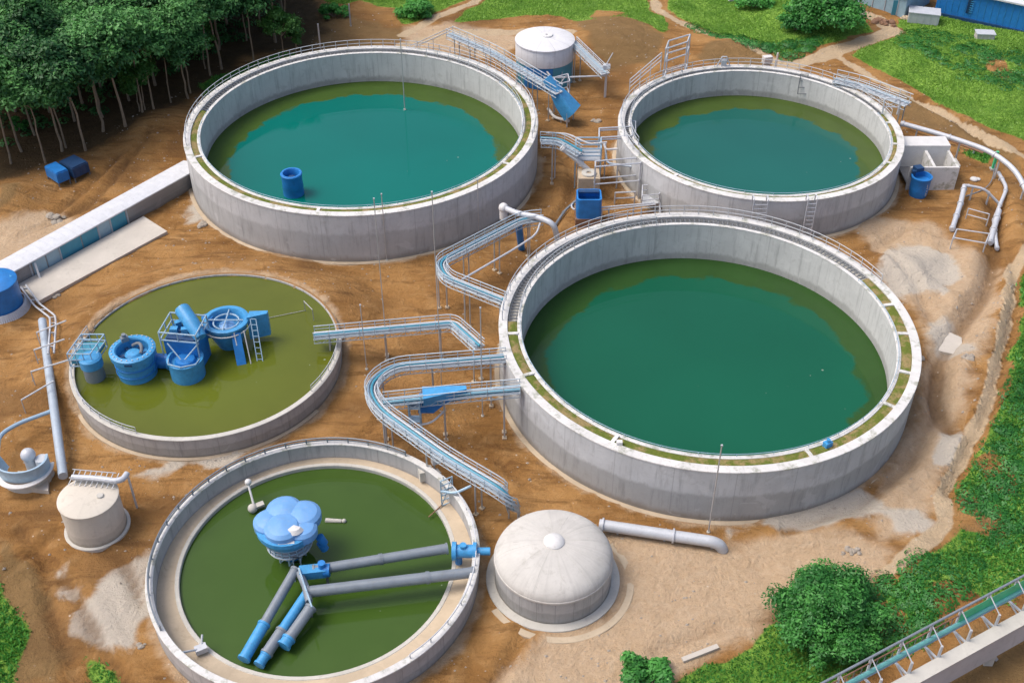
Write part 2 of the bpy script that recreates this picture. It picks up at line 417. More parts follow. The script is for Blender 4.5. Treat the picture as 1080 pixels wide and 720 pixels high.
def height(X, Y):
    X = np.asarray(X, float); Y = np.asarray(Y, float)
    z = fbm(X, Y, 9, 3) * .5 + fbm(X, Y, 2.6, 9) * .32
    for a in ((640, 50, 2.2, 9, 6), (660, 28, 1.2, 7, 4), (12, 215, 2.2, 3.5, 4), (850, 25, 2.0, 7, 7), (1020, 60, 1.6, 16, 6), (170, 130, 1.2, 6, 4), (940, 285, 1.3, 4, 3),
              (880, 560, .3, 5, 2), (1060, 430, 1.8, 5, 9), (980, 620, 1.4, 6, 6), (110, 640, .6, 3, 3), (800, 50, 1.2, 8, 3), (560, 300, .5, 2, 2), (570, 190, .4, 2, 4)):
        z = z + bumpg(X, Y, *a)
    z = z - .9 * np.exp(-(d_line(X, Y, DITCH) / 1.1) ** 2) + .45 * np.exp(-((d_line(X, Y, DITCH) - 2.2) / 1.2) ** 2)
    z = z - .5 * np.exp(-(d_line(X, Y, DITCH2) / .7) ** 2)
    for L, dp, wd in RUTS:
        d = d_line(X, Y, L); z = z - dp * np.exp(-(d / wd) ** 2) + dp * .55 * np.exp(-((d - wd * 2) / wd) ** 2)
    er = sstep(3, -3, sd_poly(X, Y, PALE[1])); z = z + er * (np.abs(fbm(X, Y, 5, 61)) * -1.6 + .35 + fbm(X, Y, 1.8, 62) * .4)
    # earth is banked up against the far side of the low pond
    dx, dy = X - TD['c'][0], Y - TD['c'][1]; r = np.hypot(dx, dy); an = np.arctan2(dy, dx)
    wt = sstep(-.45, .35, np.sin(an - .25)); z = z + wt * 2.27 * (1 - sstep(TD['R'] + .5, TD['R'] + 8, r))
    for T in (TA, TB, TC, TE):
        r = np.hypot(X - T['c'][0], Y - T['c'][1]); z = z * sstep(T['R'] - 1, T['R'] + 1.8, r)
        z = np.where(r < T['R'] - .6, -.25, z)
    r = np.hypot(X - TD['c'][0], Y - TD['c'][1]); z = np.where(r < TD['R'] - .5, -.1, z)
    r = np.hypot(X - DOME[0], Y - DOME[1]); z = z * sstep(4.5, 7, r)
    return z
def hz(x, y): return float(height(np.array([x]), np.array([y]))[0])
def P0(px, py): x, y = G(px, py); return Vector((x, y, hz(x, y)))

def grass_field(X, Y):
    g = np.full(X.shape, 99.0)
    for P in GRASS: g = np.minimum(g, sd_poly(X, Y, P))
    g = g + fbm(X, Y, 3.5, 21) * 2.6
    for bx, by, br in ((1035, 545, 2.0), (1052, 505, 1.6), (1020, 530, 1.2), (935, 660, 1.6), (1015, 655, 2.0), (640, 20, 2.5), (1050, 75, 2.0)):
        cx, cy = G(bx, by); g = np.maximum(g, br - np.hypot(X - cx, (Y - cy) * .8) + fbm(X, Y, 2, 23) * 3)
    for L, w in PATHS: g = np.maximum(g, w + .5 - d_line(X, Y, L) + fbm(X, Y, 2, 5) * .8)
    return g
def make_ground():
    xs = np.concatenate([np.linspace(-900, -125, 14)[:-1], np.arange(-125, 125.1, .55), np.linspace(125, 900, 14)[1:]])
    ys = np.concatenate([np.linspace(-600, 40, 10)[:-1], np.arange(40, 205.1, .55), np.linspace(205, 1500, 16)[1:]])
    X, Y = np.meshgrid(xs, ys); Z = height(X, Y)
    nx, ny = len(xs), len(ys)
    g = sstep(.6, -.6, grass_field(X, Y))
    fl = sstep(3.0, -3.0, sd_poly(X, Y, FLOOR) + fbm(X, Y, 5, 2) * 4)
    sc = np.zeros(X.shape)
    for P in SCRUB: sc = np.maximum(sc, sstep(1.5, -1.8, sd_poly(X, Y, P) + fbm(X, Y, 3, 8) * 3))
    pth = np.zeros(X.shape)
    for L, w in PATHS: pth = np.maximum(pth, sstep(w + .4, w - .4, d_line(X, Y, L) + fbm(X, Y, 2.2, 5) * 1.0))
    pale = np.zeros(X.shape)
    for P in PALE: pale = np.maximum(pale, sstep(2.6, -1.6, sd_poly(X, Y, P) + fbm(X, Y, 4, 31) * 3))
    for T in (TA, TB, TC, TD, TE):
        r = np.hypot(X - T['c'][0], Y - T['c'][1]) - T['R']; pale = np.maximum(pale, .6 * sstep(1.3, .4, r + fbm(X, Y, 2, 4) * 1.2))
    gry = np.zeros(X.shape)
    for P in GREY: gry = np.maximum(gry, sstep(1.6, -1.6, sd_poly(X, Y, P) + fbm(X, Y, 2.6, 41) * 3.2))
    rt = np.zeros(X.shape)
    for L, dp, wd in RUTS: rt = np.maximum(rt, np.exp(-(d_line(X, Y, L) / (wd * .8)) ** 2) * (.6 + .8 * fbm(X, Y, 3, 66)))
    dk = rt * .8 + sstep(0, .3, fbm(X, Y, 7, 55)) * .6 + .95 * np.exp(-(d_line(X, Y, DITCH) / .8) ** 2)  # darker soil along the ruts and ditch and in random patches
    far = ((Y > 195) | (np.abs(X) > 118)); g = np.where(far & (X > -20), np.maximum(g, .9), g)
    attrs = dict(grass=g, litter=fl, scrub=sc, path=pth, pale=pale, grey=gry, dark_earth=np.clip(dk, 0, 1))
    V = np.stack([X, Y, Z], -1).reshape(-1, 3)
    idx = np.arange(nx * ny).reshape(ny, nx)
    Q = np.stack([idx[:-1, :-1], idx[:-1, 1:], idx[1:, 1:], idx[1:, :-1]], -1).reshape(-1, 4)
    gq = g.reshape(-1)[Q].mean(1); pq = pth.reshape(-1)[Q].mean(1)
    cls = np.where(pq > .5, 2, np.where(gq > .5, 1, 0))
    for k, (nm, lb) in enumerate((('ground', 'bare orange brown earth of the work site'), ('grass_field', 'green grassy ground along the edges of the site'), ('dirt_path', 'pale trodden dirt path winding through the grass'))):
        q = Q[cls == k]; used, inv = np.unique(q, return_inverse=True); q = inv.reshape(-1, 4)
        me = bpy.data.meshes.new(nm)
        me.vertices.add(len(used)); me.vertices.foreach_set('co', V[used].astype(np.float32).ravel())
        me.loops.add(q.size); me.loops.foreach_set('vertex_index', q.astype(np.int32).ravel())
        me.polygons.add(len(q)); me.polygons.foreach_set('loop_start', np.arange(0, q.size, 4, dtype=np.int32))
        me.polygons.foreach_set('use_smooth', np.ones(len(q), bool)); me.update(); me.validate()
        for a, arr in attrs.items():
            at = me.attributes.new(a, 'FLOAT', 'POINT'); at.data.foreach_set('value', arr.reshape(-1)[used].astype(np.float32))
        me.materials.append(M['soil'])
        o = bpy.data.objects.new(nm, me); COL.objects.link(o); tag(o, lb, None, None, 'structure')
def soil_mat():
    k = NT('site_soil'); p = k.pos()
    A = lambda n: k.n('ShaderNodeAttribute', attribute_name=n).outputs['Fac']
    mp = k.n('ShaderNodeMapping', Vector=p); mp.inputs['Rotation'].default_value = (0, 0, .5); mp.inputs['Scale'].default_value = (.25, 1.3, 1)
    big = k.noise(p, .11, 5, .6); mid = k.noise(p, .55, 5, .65, .6); fine = k.noise(p, 3.2, 6, .7); trk = k.noise(mp.outputs[0], .55, 5, .7, .4)
    c = k.mix(k.ramp(big, .3, .7), (.24, .118, .036), (.39, .212, .076))
    c = k.mix(k.math('MULTIPLY', k.ramp(mid, .45, .75), .5), c, (.45, .275, .12))
    c = k.mix(k.math('MULTIPLY', k.ramp(trk, .48, .66), .7), c, (.145, .07, .024))
    c = k.mix(k.math('MULTIPLY', A('dark_earth'), .7), c, (.14, .07, .026))
    def blend(c, a, col1, col2, lo=.25, hi=.75, nz=None, amt=1.0):
        f = k.ramp(k.math('MULTIPLY_ADD', k.math('SUBTRACT', mid, .5), .8, a), lo, hi)
        return k.mix(k.math('MULTIPLY', f, amt), c, k.mix(nz or mid, col1, col2))
    c = blend(c, A('pale'), (.40, .265, .145), (.58, .46, .33), .2, .8, k.noise(p, .9, 6, .7, 1.2), .9)
    c = blend(c, A('scrub'), (.13, .085, .035), (.27, .17, .075), .3, .8, None, .85)
    c = blend(c, A('grey'), (.38, .34, .28), (.60, .55, .47), .3, .7, fine, .9)
    c = k.mix(k.math('MULTIPLY', k.ramp(A('dark_earth'), .25, .9), .6), c, (.15, .08, .032))
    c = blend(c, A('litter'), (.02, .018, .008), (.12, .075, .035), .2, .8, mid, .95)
    c = blend(c, A('path'), (.42, .31, .19), (.55, .44, .3), .3, .7, mid, .9)
    g1 = k.noise(p, .22, 4, .6); g2 = k.noise(p, 1.6, 5, .7)
    gc = k.mix(k.ramp(g1, .35, .65), (.09, .21, .024), (.24, .40, .065))
    gc = k.mix(k.ramp(g2, .4, .75), gc, (.05, .13, .02))
    c = k.mix(k.ramp(k.math('MULTIPLY_ADD', k.math('SUBTRACT', mid, .5), .6, A('grass')), .35, .65), c, gc)
    c = k.mix(k.math('MULTIPLY', k.ramp(fine, .42, .7), .24), c, k.mix(.55, c, (.05, .03, .015)))
    pebble = k.n('ShaderNodeTexVoronoi', Vector=p); pebble.inputs['Scale'].default_value = 1.1
    pm = k.math('MULTIPLY', k.math('LESS_THAN', pebble.outputs['Distance'], .10), k.ramp(mid, .55, .6))
    c = k.mix(k.math('MULTIPLY', pm, .7), c, (.55, .47, .38))
    h = k.math('ADD', k.math('MULTIPLY', fine, .5), k.math('ADD', mid, k.math('MULTIPLY', trk, .8)))
    k.pbsdf(c, .95, 0, k.bump(h, .8, .55), .15); return k.m
M['soil'] = soil_mat()
make_ground()

# ---------------------------------------------------------------- leaves
def leaf_object(name, m, C, Nrm, size, tone, parent=None, wid=.45):
    n = len(C); Nrm = Nrm / (np.linalg.norm(Nrm, axis=1, keepdims=True) + 1e-9)
    a = RNG.normal(size=(n, 3)); a -= Nrm * (a * Nrm).sum(1, keepdims=True); a /= np.linalg.norm(a, axis=1, keepdims=True) + 1e-9
    b = np.cross(Nrm, a); s = (size if np.ndim(size) else np.full(n, size))[:, None] if np.ndim(size) else np.full((n, 1), size)
    V = np.stack([C - a * s, C + b * s * wid + Nrm * s * .12, C + a * s, C - b * s * wid + Nrm * s * .12], 1).reshape(-1, 3)
    return quads_object(name, m, V, np.repeat(tone, 4), parent)
def quads_object(name, m, V, tone, parent=None):
    me = bpy.data.meshes.new(name); nv = len(V)
    me.vertices.add(nv); me.vertices.foreach_set('co', V.astype(np.float32).ravel())
    me.loops.add(nv); me.loops.foreach_set('vertex_index', np.arange(nv, dtype=np.int32))
    me.polygons.add(nv // 4); me.polygons.foreach_set('loop_start', np.arange(0, nv, 4, dtype=np.int32)); me.update()
    at = me.attributes.new('tone', 'FLOAT', 'POINT'); at.data.foreach_set('value', tone.astype(np.float32))
    me.materials.append(m)
    o = bpy.data.objects.new(name, me); COL.objects.link(o)
    if parent: o.parent = parent
    return o
def crown_cloud(ncl, rx, rz, cz, rcl, nleaf, low=-.5, hole=.35):
    C = []; N = []; T = []
    k = 0
    while k < ncl:
        d = RNG.normal(size=3); d /= np.linalg.norm(d)
        if d[2] < low: continue
        rad = RNG.uniform(hole, 1) ** .6
        c = np.array([d[0] * rx * rad, d[1] * rx * rad, cz + d[2] * rz * rad]) * np.array([1, 1, 1])
        c[:2] += RNG.normal(size=2) * rx * .08
        rc = rcl * RNG.uniform(.65, 1.35); n = int(nleaf * (rc / rcl) ** 2)
        q = RNG.normal(size=(n, 3)); q /= np.linalg.norm(q, axis=1, keepdims=True); q[:, 2] = np.where(q[:, 2] < -.35, -q[:, 2], q[:, 2])
        p = c + q * rc * RNG.uniform(.3, 1.3, (n, 1)) * np.array([1, 1, .75])
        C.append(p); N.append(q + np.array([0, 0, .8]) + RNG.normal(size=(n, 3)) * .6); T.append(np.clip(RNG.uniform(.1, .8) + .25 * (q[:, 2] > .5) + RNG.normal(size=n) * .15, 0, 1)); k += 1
    return np.concatenate(C), np.concatenate(N), np.concatenate(T)
def trunk_mb(h, r, lean, seed):
    rr = random.Random(seed); b = MB()
    pts = [Vector((lean[0] * t * t + rr.uniform(-.1, .1), lean[1] * t * t + rr.uniform(-.1, .1), h * t - .3 * (1 - t))) for t in [i / 7 for i in range(8)]]
    b.tube(pts, [r * (1.25 if i == 0 else 1 - .09 * i) for i in range(8)], 8)
    top = pts[-1]
    for k in range(6):
        an = rr.uniform(0, 2 * PI); s = pts[rr.choice([5, 6, 6])]; L = rr.uniform(1.2, 2.4)
        b.tube([s, s + Vector((math.cos(an) * L * .5, math.sin(an) * L * .5, L * .55)), s + Vector((math.cos(an) * L, math.sin(an) * L, L * .95))], [r * .4, r * .25, r * .1], 6)
    return b, top
def make_tree(spec, label, group):
    kind, loc, sc, rz = spec
    pr = PROTO[kind]
    t = thing('forest_tree', loc, label, 'tree', group); t.scale = (sc, sc, sc); t.rotation_euler = (0, 0, rz)
    for o in pr:
        c = o.copy(); COL.objects.link(c); c.parent = t
    return t
PROTO = []
for k in range(6):
    H = [10.5, 12, 10, 12.4, 11, 11.5][k]
    b, top = trunk_mb(H, .13 + .02 * (k % 3), (random.uniform(-1, 1), random.uniform(-1, 1)), k)
    tr = b.build('trunk', M['bark'])
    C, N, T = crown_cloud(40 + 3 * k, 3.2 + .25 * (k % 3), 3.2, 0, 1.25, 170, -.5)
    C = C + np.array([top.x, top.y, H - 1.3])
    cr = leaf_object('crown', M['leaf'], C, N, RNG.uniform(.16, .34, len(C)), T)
    PROTO.append([tr, cr])
edge = [(12, 172), (48, 172), (66, 159), (70, 156), (91, 158), (133, 138), (152, 124), (163, 119), (198, 104), (201, 98), (222, 80), (233, 72), (268, 66), (22, 160), (110, 140), (180, 108)]
spots = []
def far_ok(x, y, d): return all((x - a) ** 2 + (y - b) ** 2 > d * d for a, b in spots)
EDGE_LAB = {0: 'forest edge tree cut by the left border of the photo', 1: 'single pale trunk left of the two boxy blue tanks', 4: 'pale trunk standing just behind the dark navy boxy tank', 5: 'tall pale trunk at the head of the bare orange slope', 12: 'thin trunked tree at the end of the forest beside the young tree'}
for i, q in enumerate(edge): x, y = G(*q); spots.append((x, y))
n_edge = len(spots)
Pf = poly_px([(-40, -30), (318, -30), (300, 42), (240, 58), (190, 88), (125, 126), (40, 160), (-40, 175)])
tries = 0
while len(spots) < 150 and tries < 12000:
    tries += 1
    x = random.uniform(-98, -32); y = random.uniform(126, 199)
    if sd_poly(np.array([x]), np.array([y]), Pf)[0] < 0 and far_ok(x, y, 3.7): spots.append((x, y))
for i, (x, y) in enumerate(spots):
    if i < n_edge:
        lab = EDGE_LAB.get(i, 'slender pale trunked tree on the front edge of the dark forest')
        g = 'slender trees along the front edge of the forest'
    else:
        lab = 'leafy tree inside the dense dark green forest'; g = 'trees massed inside the forest'
    make_tree((i % 6, (x, y, hz(x, y)), random.uniform(.88, 1.16) * (1.0 if i < n_edge else 1.08), random.uniform(0, 6.28)), lab, g)
for tr in PROTO:
    for o in tr: bpy.data.objects.remove(o)

def small_tree(px, py, h, rx, label, m=None, fan=False):
    b_ = P0(px, py); t = thing('young_tree', b_, label, 'tree')
    mb, top = trunk_mb(h * .7, .12, (.3, .2), int(px)); o = mb.build('trunk', M['bark']); o.parent = t
    C, N, T = crown_cloud(26, rx, h * .3, h * .72, rx * .36, 150, -.6)
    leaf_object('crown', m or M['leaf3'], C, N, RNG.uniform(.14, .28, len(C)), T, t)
small_tree(299, 62, 7.0, 2.6, 'bright green young tree standing alone beside the grey round tank')
small_tree(313, 60, 5.0, 1.3, 'small thin bright green sapling close against the young tree')
small_tree(154, 120, 7.5, 2.2, 'low bright tree with drooping crown under the forest edge')
small_tree(148, 122, 5.5, 1.5, 'small stooping sapling under the drooping bright tree')
small_tree(216, 72, 6.5, 1.7, 'young spindly bright tree before the dark forest by the tank')
def shrub(px, py, rx, h, label, ncl=40, lf=.22, m=None, nleaf=170, rf=.27, ry=None):
    b_ = P0(px, py); t = thing('shrub', b_, label, 'shrub')
    C, N, T = crown_cloud(ncl, rx, h * .62, h * .42, rx * rf, nleaf, -.45, .3)
    if ry: C[:, 1] *= ry / rx
    C[:, 2] = np.abs(C[:, 2])
    leaf_object('foliage', m or M['leaf2'], C, N, RNG.uniform(lf * .6, lf * 1.3, len(C)), T, t)
    s = MB()
    for k in range(6):
        an = k * 1.05; s.tube([(b_.x, b_.y, b_.z - .2), (b_.x + math.cos(an) * rx * .3, b_.y + math.sin(an) * rx * .3, b_.z + h * .35), (b_.x + math.cos(an) * rx * .6, b_.y + math.sin(an) * rx * .6, b_.z + h * .6)], [.09, .06, .03], 6)
    s.build('stem', M['bark'], t)
    return t
shrub(868, 664, 3.7, 4.4, 'big rounded bright green bush at the edge of the pale yard', 130, .16, None, 330, .23)
shrub(680, 716, 1.8, 2.2, 'leafy green bush cut off by the bottom of the photo', 24)
shrub(866, 34, 5.5, 4.6, 'broad dark green bush on the slope by the path junction', 60, .3, None, 200)
shrub(838, 40, 2.6, 2.4, 'smaller bush against the side of the broad dark bush', 20, .26)
shrub(20, 138, 1.2, 1.6, 'tiny shrub alone in the shade of the forest edge', 12)
shrub(440, 16, 3.0, 2.0, 'low bush on the grass above the dirt path behind the tanks', 22, .28)
shrub(352, 18, 2.2, 1.6, 'small scrub bush just beyond the brown post', 16, .24)
shrub(795, 10, 3.0, 1.6, 'low round bush in the middle of the grass slope', 20, .28)
# dark band of creepers on the far slope and grass everywhere else
def scatter(name, polys, dens, lab, m, hgt, far=False, seed=5, thresh=0):
    r = np.random.default_rng(seed); out = []
    for P in polys:
        x0, y0 = P.min(0); x1, y1 = P.max(0); x0 = max(x0, -85); x1 = min(x1, 90); y1 = min(y1, 195); y0 = max(y0, 44)
        n = int((x1 - x0) * (y1 - y0) * dens)
        X = r.uniform(x0, x1, n); Y = r.uniform(y0, y1, n)
        if name == 'grass':
            k = (sd_poly(X, Y, P) < 1.5) & (grass_field(X, Y) < -.1 + r.normal(size=n) * .25)
        else: k = sd_poly(X, Y, P) + fbm(X, Y, 4, 77) * 4 < 0
        out.append(np.stack([X[k], Y[k]], 1))
    D = np.concatenate(out); X, Y = D[:, 0], D[:, 1]; Z = height(X, Y); n = len(X)
    cl = fbm(X, Y, 6, 13) + .5; s = hgt * (.55 + cl) * r.uniform(.6, 1.4, n)
    an = r.uniform(0, 2 * PI, n); tl = r.normal(size=(n, 2)) * .45
    dx, dy = np.cos(an) * s * .32, np.sin(an) * s * .32
    base = np.stack([X, Y, Z - .03], 1); topv = np.stack([X + tl[:, 0] * s, Y + tl[:, 1] * s, Z + s * .8], 1)
    w = np.stack([dx, dy, np.zeros(n)], 1)
    V = np.stack([base - w, base + w, topv + w * .45, topv - w * .45], 1).reshape(-1, 3)
    tone = np.repeat(np.clip(cl * .9 + r.uniform(-.02, .2, n), 0, 1), 4)
    o = quads_object(name, m, V, tone); tag(o, lab, None, None, 'stuff'); return o
scatter('grass', GRASS[:4], 55, 'short bright green grass on the far slopes', M['grass'], .16)
g2 = scatter('grass', GRASS[4:], 60, 'thick green grass and creepers on the near bank', M['grass2'], .2, seed=6)
CREEP = [poly_px(p) for p in ([(945, 42), (975, 30), (1010, 40), (1050, 58), (1090, 66), (1090, 92), (1050, 95), (1015, 85), (975, 65), (945, 55)], [(712, 24), (760, 40), (800, 52), (840, 52), (870, 44), (860, 56), (828, 64), (790, 54), (740, 36)],
    [(890, 640), (930, 620), (960, 600), (1000, 590), (1040, 600), (1020, 640), (960, 680), (900, 700), (860, 690)], [(1010, 530), (1040, 480), (1060, 420), (1090, 380), (1100, 560), (1040, 580)])]
r_ = np.random.default_rng(3)
def creepers():
    C = []; N = []; T = []
    for P, nn in zip(CREEP, (150, 90, 90, 110)):
        x0, y0 = P.min(0); x1, y1 = P.max(0); k = 0; tr = 0
        while k < nn and tr < 4000:
            tr += 1; x = r_.uniform(x0, x1); y = r_.uniform(y0, y1)
            if sd_poly(np.array([x]), np.array([y]), P)[0] > 0: continue
            rc = r_.uniform(.4, .95); n = int(120 * rc); q = r_.normal(size=(n, 3)); q /= np.linalg.norm(q, axis=1, keepdims=True); q[:, 2] = np.abs(q[:, 2])
            C.append(np.array([x, y, hz(x, y)]) + q * rc * np.array([1.5, 1.5, .38])); N.append(q + np.array([0, 0, .7])); T.append(np.clip(r_.uniform(.05, .7) + r_.normal(size=n) * .15, 0, 1)); k += 1
    C = np.concatenate(C); o = leaf_object('creeping_vegetation', M['leaf2'], C, np.concatenate(N), r_.uniform(.09, .2, len(C)), np.concatenate(T))
    tag(o, 'dense low creeping plants spreading over the grassy banks', None, None, 'stuff')
creepers()
def gravel():
    r = np.random.default_rng(8); n = 9000; X = r.uniform(-62, 60, n); Y = r.uniform(50, 178, n)
    k = (grass_field(X, Y) > .8) & (sd_poly(X, Y, FLOOR) > -2) & (fbm(X, Y, 6, 91) > -.02)
    for T in (TA, TB, TC, TD, TE): k &= np.hypot(X - T['c'][0], Y - T['c'][1]) > T['R'] + .6
    k &= np.hypot(X - DOME[0], Y - DOME[1]) > 6
    X, Y = X[k], Y[k]; Z = height(X, Y); b = MB()
    for x, y, z in zip(X, Y, Z):
        q = .05 + .13 * r.random() ** 3; a = r.random() * 3
        b.add([(x + q * math.cos(a + i * 1.571) * (1 + .4 * (i % 2)), y + q * math.sin(a + i * 1.571), z - .02) for i in range(4)] + [(x + q * .2, y, z + q * .8)], [(0, 1, 4), (1, 2, 4), (2, 3, 4), (3, 0, 4)])
    tag(b.build('gravel', M['dirtstone'], smooth=False), 'small loose stones scattered over the bare earth', None, None, 'stuff')
gravel()
def undergrowth():
    r = np.random.default_rng(12); C = []; N = []; T = []; k = 0
    while k < 260:
        x = r.uniform(-95, -32); y = r.uniform(128, 190)
        if sd_poly(np.array([x]), np.array([y]), Pf)[0] > -2.5: continue
        rc = r.uniform(.5, 1.3); n = int(70 * rc); q = r.normal(size=(n, 3)); q /= np.linalg.norm(q, axis=1, keepdims=True); q[:, 2] = np.abs(q[:, 2])
        C.append(np.array([x, y, hz(x, y)]) + q * rc * np.array([1.2, 1.2, .8])); N.append(q + np.array([0, 0, .7])); T.append(np.clip(r.uniform(.05, .6) + r.normal(size=n) * .1, 0, 1)); k += 1
    C = np.concatenate(C); o = leaf_object('undergrowth', M['leaf'], C, np.concatenate(N), r.uniform(.16, .32, len(C)), np.concatenate(T))
    tag(o, 'dark leafy undergrowth on the forest floor', None, None, 'stuff')
undergrowth()

# ---------------------------------------------------------------- round tanks
def arc_pts(c, R, z, a0, a1, step=.8):
    n = max(2, int(abs(a1 - a0) * R / step))
    return [(c[0] + R * math.cos(a0 + (a1 - a0) * i / n), c[1] + R * math.sin(a0 + (a1 - a0) * i / n), z) for i in range(n + 1)]
def arc_rail(b, c, R, z, a0, a1, h=1.05, sp=1.6, r=.045, rails=(1, .5)):
    for k in rails: b.tube(arc_pts(c, R, z + h * k, a0, a1), r, 5)
    n = max(1, int(abs(a1 - a0) * R / sp))
    for i in range(n + 1):
        an = a0 + (a1 - a0) * i / n; x, y = c[0] + R * math.cos(an), c[1] + R * math.sin(an)
        b.tube([(x, y, z), (x, y, z + h)], r, 5)
rad = math.radians
def big_tank(T, key, label, wlabel, rail_arcs, moss_arc, grate_arc, crossbeams, tw=.78, ti=.36):
    c = (*T['c'], 0); h, R, Ri = T['h'], T['R'], T['Ri']
    t = thing('concrete_tank', c, label, 'tank')
    MB().ring(c, R - tw, R, -.6, h, 192).build('outer_wall', [M['outer' + key]], t)
    MB().ring(c, R - tw - .03, R + .05, h + .003, h + .14, 192, bev=.03).build('coping', M['rim'], t)
    MB().ring(c, Ri, Ri + ti, -.6, h - .10, 192).build('inner_wall', M['inner' + key], t)
    MB().ring(c, Ri - .02, Ri + ti + .03, h - .097, h - .01, 192, bev=.03).build('coping', M['rim'], t)
    MB().ring(c, Ri + ti + .002, R - tw - .002, h - 1.15, h - .55, 160).build('gutter', M['rim_old'], t)
    g0, g1 = Ri + ti + .035, R - tw - .035
    b = MB(); n = 220
    vs = []
    for i in range(n + 1):
        an = moss_arc[0] + (moss_arc[1] - moss_arc[0]) * i / n
        for r, z in ((g0, -.08), (g0 * .7 + g1 * .3, .0 + random.uniform(-.05, .06)), (g0 * .35 + g1 * .65, .02 + random.uniform(-.05, .06)), (g1, -.02)):
            vs.append((c[0] + r * math.cos(an), c[1] + r * math.sin(an), h + z))
    b.add(vs, [(i * 4 + k, i * 4 + k + 1, i * 4 + k + 5, i * 4 + k + 4)[::-1] for i in range(n) for k in range(3)])
    o = b.build('moss_bed', M['moss'], t)
    for a0, a1, side in rail_arcs:
        b = MB(); arc_rail(b, c, (R - .3) if side else (Ri + ti * .5), h + (.14 if side else -.02), a0, a1); b.build('railing', M['steel'], t)
    b = MB(); a = grate_arc[0]
    while a < grate_arc[1]:
        for off in (0,):
            p = (c[0] + g0 * math.cos(a), c[1] + g0 * math.sin(a), h - .12); q = (c[0] + g1 * math.cos(a), c[1] + g1 * math.sin(a), h - .12); b.bar(p, q, .12, .08)
        a += .55 / R
    for f in (.12, .88): b.tube(arc_pts(c, g0 + (g1 - g0) * f, h - .06, *grate_arc), .04, 5)
    b.build('grating', M['darksteel'], t)
    for a in crossbeams:
        MB().bar((c[0] + (g0 - .03) * math.cos(a), c[1] + (g0 - .03) * math.sin(a), h + .0), (c[0] + (g1 + .03) * math.cos(a), c[1] + (g1 + .03) * math.sin(a), h + .0), .35, .22).build('cross_beam', M['rim'], t)
    # low thin rail on the inner coping at the mossy side
    b = MB(); arc_rail(b, c, Ri + .12, h - .01, moss_arc[0], moss_arc[1], .28, 3.2, .03, (1,)); b.build('edge_rail', M['paleblue'], t)
    MB().ring(c, R + .004, R + .5, -.3, .07, 160).build('footing', M['ledge'], t)
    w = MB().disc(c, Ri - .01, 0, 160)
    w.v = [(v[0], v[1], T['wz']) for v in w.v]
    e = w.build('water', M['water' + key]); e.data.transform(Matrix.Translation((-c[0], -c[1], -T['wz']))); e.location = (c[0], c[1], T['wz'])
    tag(e, wlabel, None, None, 'structure')
    return t
tank_a = big_tank(TA, 'A', 'large round concrete tank of teal water nearest the forest', 'teal water with an olive edge and a blue drum in it',
         [(rad(-12), rad(197), 1), (rad(-8), rad(70), 0)], (rad(172), rad(392)), (rad(-8), rad(172)), [rad(d) for d in (205, 262, 330)])
tank_b = big_tank(TB, 'B', 'round concrete tank of dark teal water below the grassy slope', 'dark teal water with a broad olive edge under the grassy slope',
         [(rad(8), rad(205), 1), (rad(120), rad(196), 0)], (rad(196), rad(372)), (rad(12), rad(196)), [rad(d) for d in (225, 328, 345, 4)])
tank_c = big_tank(TC, 'C', 'biggest round concrete tank of green water with mossy gutter', 'deep green water inside the biggest mossy tank',
         [(rad(20), rad(178), 1), (rad(100), rad(176), 0)], (rad(178), rad(384)), (rad(22), rad(178)), [rad(d) for d in (184, 203, 238, 290, 322, 338, 356, 10)])
def tank_fixture(name, mbs, px, py, z, label, cat, group=None):
    t = thing(name, G3(px, py, z), label, cat, group)
    for nm, b, m in mbs: b.build(nm, m, t)
    return t

# low pond (earth banked behind it)
def pond():
    c = (*TD['c'], 0); h, R, Ri = TD['h'], TD['R'], TD['Ri']
    t = thing('sludge_pond', c, 'low round pond basin of olive water with blue machines', 'pond basin')
    MB().ring(c, Ri, R, -.5, h, 160).build('wall', M['outerD'], t)
    MB().ring(c, Ri - .02, R + .12, h + .003, h + .10, 120, rad(172), rad(368), bev=.03).build('coping', M['rim_old'], t)
    MB().ring(c, Ri + .1, R - .05, h + .003, h + .05, 120, rad(8.2), rad(171.8), bev=.02).build('earth_lip', M['earth'], t)
    for a0, a1 in ((168, 252), (330, 366)): b = MB(); arc_rail(b, c, R - .2, h + .1, rad(a0), rad(a1), .75, 1.4, .04); b.build('railing', M['steel'], t)
    MB().ring(c, R + .004, R + .4, -.3, .1, 100, rad(196), rad(330), .05).build('footing', M['ledge'], t)
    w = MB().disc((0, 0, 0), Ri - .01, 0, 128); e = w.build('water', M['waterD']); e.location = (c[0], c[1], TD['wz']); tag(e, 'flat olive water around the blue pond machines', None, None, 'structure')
pond()
